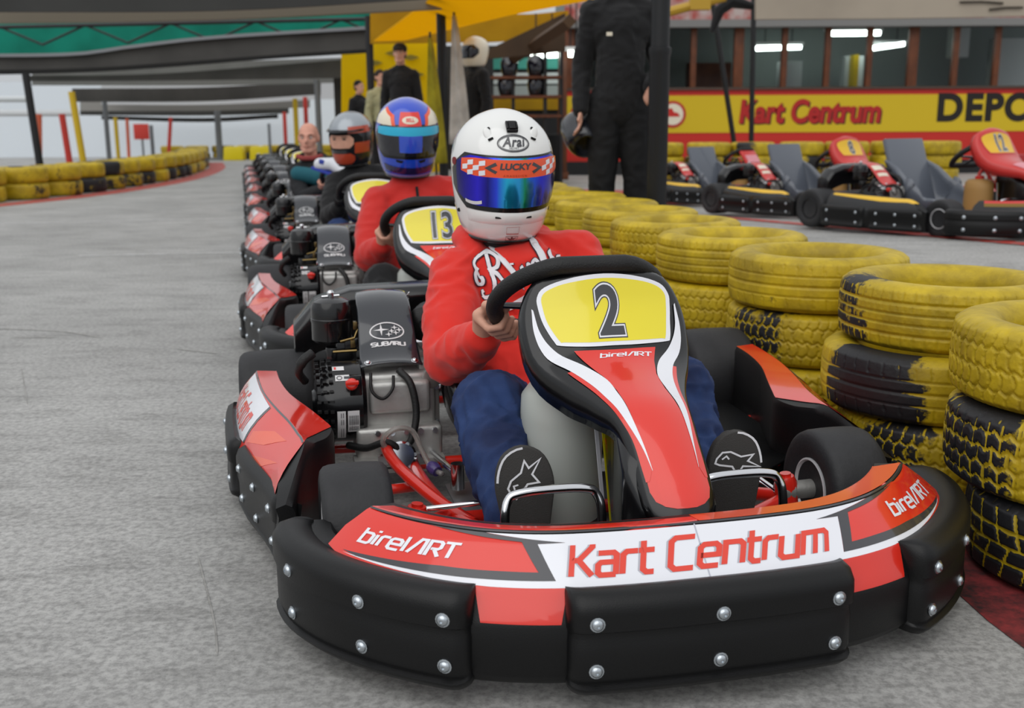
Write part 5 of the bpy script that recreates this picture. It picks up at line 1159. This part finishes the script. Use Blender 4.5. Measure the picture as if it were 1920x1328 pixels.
# sign lettering on the board
SG = lambda a, b: Vector((a, BY - .013, b))
sgn = bpy.data.objects['trim_7']; midz = bz(211, 1520)
for off_, m in (((.025, -.02), mat('sign_shadow', '#3a1a14', .6)), ((0, 0), mat('sign_red', '#b01f1c', .5))):
    stick('lettering', text_bm('Kart Centrum', .56, (bx(1519) + off_[0], midz + off_[1]), fat=.022, sx=.80, shear=.12), SG, (0, -1, 0), m, sgn, .004 + .004*(m.name == 'sign_red'), 5)
stick('lettering', text_bm('DEPO', .66, (bx(1757), midz + .05), fat=.03, sx=.98, align='LEFT', spacing=1.1), SG, (0, -1, 0), mat('sign_black', '#1a120e', .5), sgn, .004, 5)
for px in (1262, 1094):
    t = MB().lathe([(.24, 0), (.24, -.008), (0, -.008)], (bx(px), BY - .014, midz - .02), (0, 1, 0), 32).build('roundel', mat('roundel_red', '#b8322a', .5), sgn)
    MB().lathe([(.19, 0), (.19, -.006), (0, -.006)], (bx(px), BY - .023, midz - .02), (0, 1, 0), 32).build('roundel_field', CREAM, sgn)
    cx_, cz_ = bx(px), midz - .02; stick('roundel_mark', poly_bm([[(cx_ - .13, cz_ - .04), (cx_ + .13, cz_ - .04), (cx_ + .10, cz_ + .02), (cx_ + .02, cz_ + .04), (cx_ - .02, cz_ + .11), (cx_ - .09, cz_ + .10), (cx_ - .10, cz_ + .02)]]), SG, (0, -1, 0), REDW, sgn, .020, 5)
GLASS = mat('window_glass', '#f2f6f8', .03, trans=1, ior=1.12, spec=.5)
MUL = [1068, 1298, 1382, 1467, 1547, 1625, 1706, 1785, 1862, 1950, 2060]
zt, zb = bz(52), bz(165)
for k, px in enumerate(MUL):
    w = .17 if k in (0, 2, 6) else .10
    struct(MB().box((bx(px), BY + .02, (zt + zb)/2), (w, .12, zt - zb)).build('trim_%d' % (20 + k), WOOD, None, bev=.01))
prev = bx(1068)
EDG = [1068, 1180] + MUL[1:]
for k in range(len(EDG) - 1):
    a, b = bx(EDG[k]), bx(EDG[k+1]); struct(MB().box(((a + b)/2, BY + .05, (zt + zb)/2), (b - a - .10, .012, zt - zb)).build('window_%d' % (k + 1), GLASS))
struct(MB().box((bx(1180), BY + .02, (zt + zb)/2), (.10, .12, zt - zb)).build('trim_40', WOOD, None, bev=.01))
# room behind the windows
RB = BY + 4.2; RM = mat('room_grey', '#7d8583', .7); xa, xb = X0 + .05, X1 + 1
struct(MB().box(((xa + xb)/2, RB, 1.9), (xb - xa, .1, 3.8)).build('wall_room_back', RM)); struct(MB().box(((xa + xb)/2, BY + 2.2, zt + .55), (xb - xa, 4.2, .08)).build('ceiling', mat('room_ceiling', '#8a9190', .7)))
struct(MB().box(((xa + xb)/2, BY + 2.2, .3), (xb - xa, 4.2, .06)).build('floor_room', RM)); struct(MB().box((xa, BY + 2.2, 1.9), (.08, 4.2, 3.8)).build('wall_room_left', RM))
def lamp(px0, px1, py, py2, Y, lab, pw):
    a, b = at(px0, py, Y), at(px1, py2, Y); t = thing('strip_light', lab, 'lamp', tuple(a), 0, None); r = b - a
    MB().tube([(0, 0, 0), r], .05, 10).build('tube', mat('lit_tube', '#f2fff6', .4, emit=9), t); MB().box(r/2 + Vector((0, .04, .08)), (abs(r.x) + .1, .14, .06)).build('housing', mat('lamp_white', '#dadada', .5), t)
    top = (zt + .51 if px0 > 1060 else 2.6) - a.z
    for q in (.2, .8): MB().tube([r*q + Vector((0, .04, .1)), Vector((r.x*q, r.y*q + .04, max(.15, top)))], .012, 6).build('hanger', BLKS, t)
lamp(1552, 1650, 63, 62, BY + 2.2, 'brightest strip light behind the pit windows', 1); lamp(1632, 1695, 91, 82, BY + 2.6, 'slanting strip light below the brightest one', 1); lamp(1418, 1502, 91, 88, BY + 3, 'warm strip light in the middle pit window', 1)
lamp(995, 1045, 103, 102, 17.2, 'strip light above the helmet shelf', 1); lamp(1066, 1084, 101, 101, 17.6, 'short strip light just right of the brown corner post', 1)
WHT = mat('office_white', '#b9c0bf', .6)
for px, py0, py1, wd_, m, lab, ct in ((1482, 115, 162, .45, WHT, 'pale cabinet behind the second wide window bay', 'cabinet'), (1600, 105, 160, .38, WHT, 'white upright panel in the window bay left of the red lamp', 'panel'), (1592, 105, 162, .10, YELW, 'narrow yellow board beside the white panel', 'board'), (1905, 72, 150, 1.0, WHT, 'white screen at the right end of the pit windows', 'screen'), (1800, 52, 108, .35, WHT, 'white hanging sheet in the pit window right of centre', 'sheet'), (1330, 118, 136, .9, WOOD, 'brown shelf board behind the leftmost pit windows', 'shelf')):
    a, b = at(px, py0, BY + 2.9), at(px, py1, BY + 2.9); lo_ = .33 if ct != 'sheet' else b.z; hi_ = a.z if ct != 'sheet' else zt + .5
    o = MB().box(((a.x + b.x)/2, BY + (2.6 if ct == 'board' else 3.0), (hi_ + lo_)/2), (wd_, .3, hi_ - lo_)).build(lab.split()[1] if False else ct.replace(' ', '_'), m, None, bev=.01); tag(o, lab, ct)
DSK = mat('desk_dark', '#2c2f31', .6)
for px in (1430, 1520, 1575, 1655, 1712, 1770, 1840):
    a = at(px, 140, BY + 2.4); t = thing('office_chair', {1430: 'dark office chair seen through the first wide bay', 1520: 'dark office chair beside the pale cabinet', 1575: 'dark office chair left of the yellow board', 1655: 'dark office chair under the slanting lamp', 1712: 'dark office chair right of the slanting lamp', 1770: 'dark office chair under the hanging sheet', 1840: 'dark office chair left of the white screen'}[px], 'chair', (a.x, BY + 2.4, .33), 0, 'office chairs behind the pit windows')
    MB().box((0, .2, .95), (.42, .08, .55)).build('backrest', DSK, t, bev=.03); MB().box((0, 0, .62), (.46, .46, .1)).build('seat', DSK, t, bev=.03); MB().tube([(0, 0, 0), (0, 0, .6)], .04, 8).build('stem', DSK, t)
# beige awning at the top right
sheet('awning', [(1418, -40), (1700, -40), (2000, -40)], [(1418, 36), (1700, 34), (2000, 28)], 12.5, mat('beige_awning', '#a89c8c', .75, var=.15, vscale=1), 'beige awning hanging across the top right corner', 'awning', .08)
for px, w_ in ((1800, .45), (1855, .35)):
    a, b = at(px, 4 if px == 1800 else 18, 12.48), at(px + 90*w_*2, 6 if px == 1800 else 14, 12.48); MB().tube([a, (a + b)/2 + Vector((0, 0, .01)), b], .012, 6).build('awning_mark', mat('scrawl', '#3c352c', .8), bpy.data.objects['awning'])
# red blocks beyond the parked karts
for k, (px, py) in enumerate(((1893, 250), (1906, 282), (1945, 262))):
    a = at(px, py, 12.6); o = MB().box((0, 0, 0), (.34, .3, .26)).build('barrier_block', mat('red_block', '#a3262a', .5), bev=.03); o.location = a; tag(o, ['red barrier block, topmost beside the right edge', 'red barrier block under the topmost one at the right edge', 'red barrier block cut off by the right edge'][k], 'barrier', 'red barrier blocks')
    o.location.z = (.41, .135, .135)[k]; o.location.x += (0, 0, .1)[k]
# helmet shelf left of the pit building
SY = 16.5
sx0, sx1 = at(920, 150, SY).x, at(1052, 150, SY).x
t = thing('shelf_rack', 'dark steel rack holding black helmets under the yellow canopy', 'shelf', (0, SY, 0))
for py in (146, 182, 218): z = at(985, py, SY).z; MB().box(((sx0 + sx1)/2, 0, z), (sx1 - sx0, .4, .04)).build('shelf', WOOD, t)
for px in (922, 962, 1022, 1052): MB().box((at(px, 150, SY).x, 0, 1.0), (.05, .3, 2.0)).build('upright', BLKS, t)
hmesh = None
for k, (px, py, lab) in enumerate(((955, 128, 'black helmet at the left of the rack, upper shelf'), (1004, 128, 'black helmet at the right of the rack, upper shelf'), (950, 166, 'black helmet at the left of the rack, lower shelf'), (1006, 166, 'black helmet at the right of the rack, lower shelf'))):
    a = at(px, py, SY); z = at(px, 146 if py < 140 else 182, SY).z + .02 + .16
    if hmesh is None: hmesh = make_helmet(None, 'dark'); o = hmesh
    else: o = dup(hmesh)
    o.location = (a.x, SY - .02, z); o.rotation_euler = (0, 0, random.uniform(-.6, .6)); tag(o, lab, 'helmet', 'helmets on the rack')
t = thing('backdrop_board', 'banded teal, white and ochre board standing behind the helmet rack', 'board', (0, SY + 1.5, 0))
a, b = at(925, 100, SY + 1.5), at(1046, 100, SY + 1.5); MB().box(((a.x + b.x)/2, .06, 1.0), (b.x - a.x, .05, 1.9)).build('backing', BASE, t)
for py, m in ((120, mat('teal_board', '#3f9a8c', .6)), (148, WHT), (172, mat('grey_board', '#8f9694', .6)), (197, YF2)):
    a, b = at(925, py - 11, SY + 1.5), at(1046, py + 9, SY + 1.5); MB().box(((a.x + b.x)/2, 0, (a.z + b.z)/2), (b.x - a.x, .06, a.z - b.z)).build('band', m, t)
a = at(985, 260, SY + .2); o = MB().box((a.x, SY + .62, .38), (1.15, .5, .76)).build('cupboard', BASE, None, bev=.02); tag(o, 'black cupboard under the helmet rack', 'cupboard')
t = thing('wooden_post', 'brown wooden corner post of the pit building', 'post', (at(1052, 100, 18.2).x, 18.2, 0)); MB().box((0, 0, 1.3), (.2, .2, 2.6)).build('pole', WOOD, t, bev=.01); MB().box((0, 0, .06), (.26, .26, .12)).build('base', WOOD, t, bev=.01)
for nm, p0_, p1_, z_ in (('wall_pit_back', 624, 688, 2.2), ('wall_pit_side', 832, 1062, 2.5)):
    a, b = at(p0_, 100, 22.6).x, at(p1_, 100, 22.6).x; struct(MB().box(((a + b)/2, 22.6, z_/2), (b - a, .1, z_)).build(nm, mat('pit_dark', '#2b2a29', .8)))
# ---- furled flags in front of the slim post
def flag(px, py, Y, m1, lab):
    a = at(px, py, Y); t = thing('furled_flag', lab, 'flag', (a.x, Y, 0)); z = a.z
    MB().tube([(.05, 0, 0), (0, 0, z)], .012, 8).build('staff', BLKS, t)
    f = MB(); rings = []
    for k in range(13):
        s = k/12; w = .018 + .085*s**.8; zz = z - .06 - s*1.25; rings.append([Vector((.05*s + (w*(1 + .22*cos(3*q + 2*s)))*cos(q), .05*(1 + .4*sin(4*q))*sin(q), zz)) for q in [2*pi*j/24 for j in range(24)]])
    f.loft(rings).build('cloth', m1, t, ang=180)
flag(806, 60, 11.2, mat('flag_olive', '#a89c1c', .8, var=.35, vscale=7), 'furled yellow green flag left of the slim black post')
flag(851, 18, 11.0, mat('flag_grey', '#bdb8b0', .8, var=.3, vscale=7), 'furled grey flag right of the slim black post')
# ------------------------------------------------------------------ karts in the queue
K1 = (.1963, 2.0696, .2222)
G = 'racing karts queued along the tires'
k1 = make_kart('nearest red, white and black racing kart, yellow panel numbered 2', G, False, '2'); k1.location = (K1[0], K1[1], 0); k1.rotation_euler = (0, 0, K1[2])
QUEUE = [(-.262, 3.955, .195, '13', 'second racing kart in the queue, yellow panel numbered 13'), (-.765, 6.06, .215, '', 'third racing kart, behind kart 13, its driver in black'),
    (-1.18, 7.88, .225, '', 'fourth racing kart in the queue, holding the bald man'), (-1.65, 9.70, .21, '', 'fifth racing kart, directly behind the bald man'), (-2.10, 11.53, .20, '', 'sixth racing kart, two behind the bald man'),
    (-2.56, 13.36, .20, '', 'seventh racing kart, third from the far end of the queue'), (-3.02, 15.19, .20, '', 'eighth racing kart, last but one in the queue'), (-3.48, 17.02, .20, '', 'ninth racing kart, last of the queue at the far end')]
for x, y, rz, num, lab in QUEUE:
    k = dup(k1, None, ('number',)); k.location = (x, y, 0); k.rotation_euler = (0, 0, rz); k['label'] = lab
    if num: number([c for c in k.children if c.name.startswith('number_panel')][0], num)
# ------------------------------------------------------------------ parked karts before the pit building
PG = 'parked karts before the pit building'
pk = make_kart('parked kart with faded red nose numbered 12 at the right edge', PG, True, '12')
pk.location = (3.32, 7.30, pit_z(3.32, 7.3)); pk.rotation_euler = (0, 0, radians(29))
PK = [(3.02, 9.53, 31, '8', 'parked kart with faded red nose numbered 8, middle of three', ('number',)), (2.68, 12.0, 32, '', 'farthest parked kart, leftmost of three, without number panel', ('number_panel',))]
for x, y, r, num, lab, sk in PK:
    k = dup(pk, None, sk); k.location = (x, y, pit_z(x, y)); k.rotation_euler = (0, 0, radians(r)); k['label'] = lab
    if num: number([c for c in k.children if c.name.startswith('number_panel')][0], num)
    else:
        q = MB().box((-.02, -.02, .50), (.22, .03, .26), Matrix.Rotation(-.7, 3, 'X')).build('nose_plate', PKR, k, bev=.012); MB().box((-.02, -.032, .515), (.17, .02, .10), Matrix.Rotation(-.7, 3, 'X')).build('plate_label', mat('faded_pink', '#d98f98', .4), q)
# ------------------------------------------------------------------ drivers
root, hood, hc, R = seated('person in white full-face helmet, red hoodie and blue jeans driving kart 2', 'white', (K1[0], K1[1], 0), K1[2], HOOD, JEAN, near=True, head_turn=.0)
bvh = BVHTree.FromPolygons([v.co for v in hood.data.vertices], [p.vertices[:] for p in hood.data.polygons])
def on_hood(x, z):
    h = bvh.ray_cast(Vector((x, -.5, z)), Vector((0, 1, 0)))[0]; return h if h else Vector((x, .62, z))
def script(o, w, sc, pos, rot):
    c_, s_ = cos(rot), sin(rot); out = []
    for l in o:
        P = [v[:2] for v in cat([(a, b, 0) for a, b in l], 6)]; out += stroke([(pos[0] + sc*(c_*a - s_*b), pos[1] + sc*(s_*a + c_*b)) for a, b in P], w)
    return out
WORD = [  # swash initial then small joined letters
    [(.05, .72), (-.12, .60), (-.14, .38), (.02, .32), (.08, .45), (-.02, .52), (.0, .85), (.28, .98), (.50, .96), (.60, .80), (.50, .62), (.28, .58)],
    [(.40, .94), (.34, .60), (.26, .20), (.14, .0), (-.06, -.02), (-.08, .12), (.0, .14)], [(.30, .58), (.44, .44), (.52, .16), (.62, .06), (.74, .18)],
    [(.74, .18), (.82, .42), (.80, .14), (.88, .06), (.98, .20)], [(.86, .56), (.87, .60)],
    [(.98, .20), (1.06, .42), (1.08, .10), (1.20, .22), (1.24, .44), (1.30, .36)],
    [(1.30, .36), (1.36, .30), (1.50, .36), (1.46, .48), (1.36, .40), (1.38, .14), (1.48, .06), (1.60, .20)],
    [(1.60, .20), (1.72, .70), (1.68, .88), (1.62, .80), (1.64, .20), (1.72, .06), (1.82, .18)],
    [(1.82, .18), (1.94, .46), (1.90, .40), (1.98, .20), (1.92, .06), (1.80, .06)], [(1.94, .12), (2.08, .26), (2.2, .22)]]
for w, m, o_ in ((.0125, mat('navy_outline', '#3a2434', .8), .0035), (.0085, LACE, .0050)):
    stick('lettering', poly_bm(script(WORD, w, .098, (-.122, .472), .32)), on_hood, (0, -1, 0), m, hood, o_, .01)
stick('lettering', poly_bm(script([[(.2, -.42), (.6, -.35), (1.0, -.24), (1.5, -.12)]], .016, .098, (-.122, .472), .30)), on_hood, (0, -1, 0), LACE, hood, .004, .01)
for s, pts in ((-1, [(-.095, .590), (-.080, .562), (-.060, .535), (-.045, .510)]), (1, [(.010, .600), (.022, .575), (.024, .548), (.018, .520)])):
    P = [on_hood(x, z) + Vector((0, -.006, 0)) for x, z in pts]; P = cat(P, 5)
    MB().tube(P, [.009]*(len(P) - 4) + [.007, .005, .003, .0025], 10, flat=.4).tube([P[-1], P[-1] + Vector((.008, 0, -.018))], .0022, 6).build('drawstring', LACE, hood, ang=180)
m = MB(); limb(m, [hc + Vector((0, .02, -.21)), hc + Vector((0, -.01, -.13))], [.062, .070], 14); m.sphere(hc + Vector((0, -.03, -.16)), (.06, .06, .05), 10); fuse(m, 'neck_warmer', BLKC, root, .008, 3)
seated('person in blue and white full-face helmet and red jersey driving kart 13', 'blue', (-.262, 3.955, 0), .195, HOOD2, BLKC, head_turn=.0, head_off=(.005, 0, .012), lean=(-.0, -.10, .065))
seated('person in open silver and rust helmet and black jacket driving the third kart', 'silver', (-.765, 6.06, 0), .215, BLKC, JEAN, head_turn=-.6, head_off=(-.02, 0, .01), lean=(.0, -.05, .04), hand=mat('black_glove', '#121214', .7))
bald, bt, hc, R = seated('bald man in black and teal jacket leaning out of the fourth kart', 'none', (-1.18, 7.88, 0), .225, BLKC2, JEANL, helmet=False, hand=SKIN2, lean=(-.20, .0, .03), head_turn=-.25, head_tilt=.02, knee={1: Vector((.16, .26, .52))})
m = MB(); limb(m, [hc + Vector((-.10, -.14, -.27)), hc + Vector((.05, -.17, -.30)), hc + Vector((.16, -.12, -.28))], [.06, .07, .06], 12); fuse(m, 'chest_panel', TEAL, bt, .012, 3)
m = MB(); limb(m, cat([hc + Vector(p) for p in ((-.09, .0, -.14), (-.05, -.07, -.155), (.04, -.07, -.155), (.09, 0, -.14))], 3), [.022]*10, 8); fuse(m, 'collar', mat('collar_red', '#8e3a38', .8), bt, .010, 2)
t = MB(); limb(t, [(0, 0, 0), (.0, -.13, .03), (0, -.24, .0)], [.045, .046, .034], 12); o = fuse(t, 'glove', mat('white_leather', '#d6d8de', .5), None, .010, 2); p = at(600, 308, 7.55); o.location = p; o.rotation_euler = (.2, 0, .9); o.name = 'racing_shoe'; tag(o, 'white and blue racing shoe propped before the bald man', 'shoe')
MB().box((0, -.10, -.035), (.075, .30, .022)).build('sole', mat('blue_sole', '#2438a0', .5), o, bev=.008); MB().box((.0, -.06, .03), (.096, .05, .03)).build('strap', mat('blue_strap', '#2c3f9c', .5), o, bev=.006)
# ------------------------------------------------------------------ people on foot
man, mh = standing('man in black standing behind the yellow tires, helmet in hand', (.68, 6.78, 0), .0, 1.98, BLKC, mat('black_denim', '#0c0c0e', .8), None, {-1: ((-.165, 0, 1.43), (-.215, .03, 1.13), (-.225, -.04, .90)), 1: ((.165, 0, 1.43), (.225, .04, 1.13), (.155, -.14, 1.02))}, .010, hair='#3a2c22')
MB().box((-.085, -.155, 1.43), (.035, .008, .022)).build('chest_badge', CREAM, [c for c in man.children if c.name.startswith('jacket')][0])
h = make_helmet(None, 'silver'); a = at(1092, 248, 6.86); h.location = a; h.scale = (.92, .92, .92); h.rotation_euler = (.5, .9, 2.2); tag(h, 'dark grey helmet hanging from the standing man\'s hand', 'helmet')
def walker(px, ptop, Y, h_, rz, lab, **kw):
    a = at(px, ptop, Y); r, hc_ = standing(lab, (a.x, Y, 0), rz, h_, **kw); return r
walker(750, 92, 14.8, 1.98, -.1, 'man in black shirt and black cap before the yellow sheet', cap=True)
walker(712, 128, 16.0, 1.70, .6, 'person with dark hair and pale olive top beside the man in cap', top=mat('pale_olive_top', '#a5a27c', .8))
walker(672, 150, 18.6, 1.66, .9, 'person in black bending behind the silver helmet', hair='#17120e')
r = standing('person in dark jacket and cream helmet behind the grey flag', (at(893, 100, 11.9).x, 11.9, 0), -1.1, 1.80, helmet='cream')[0]
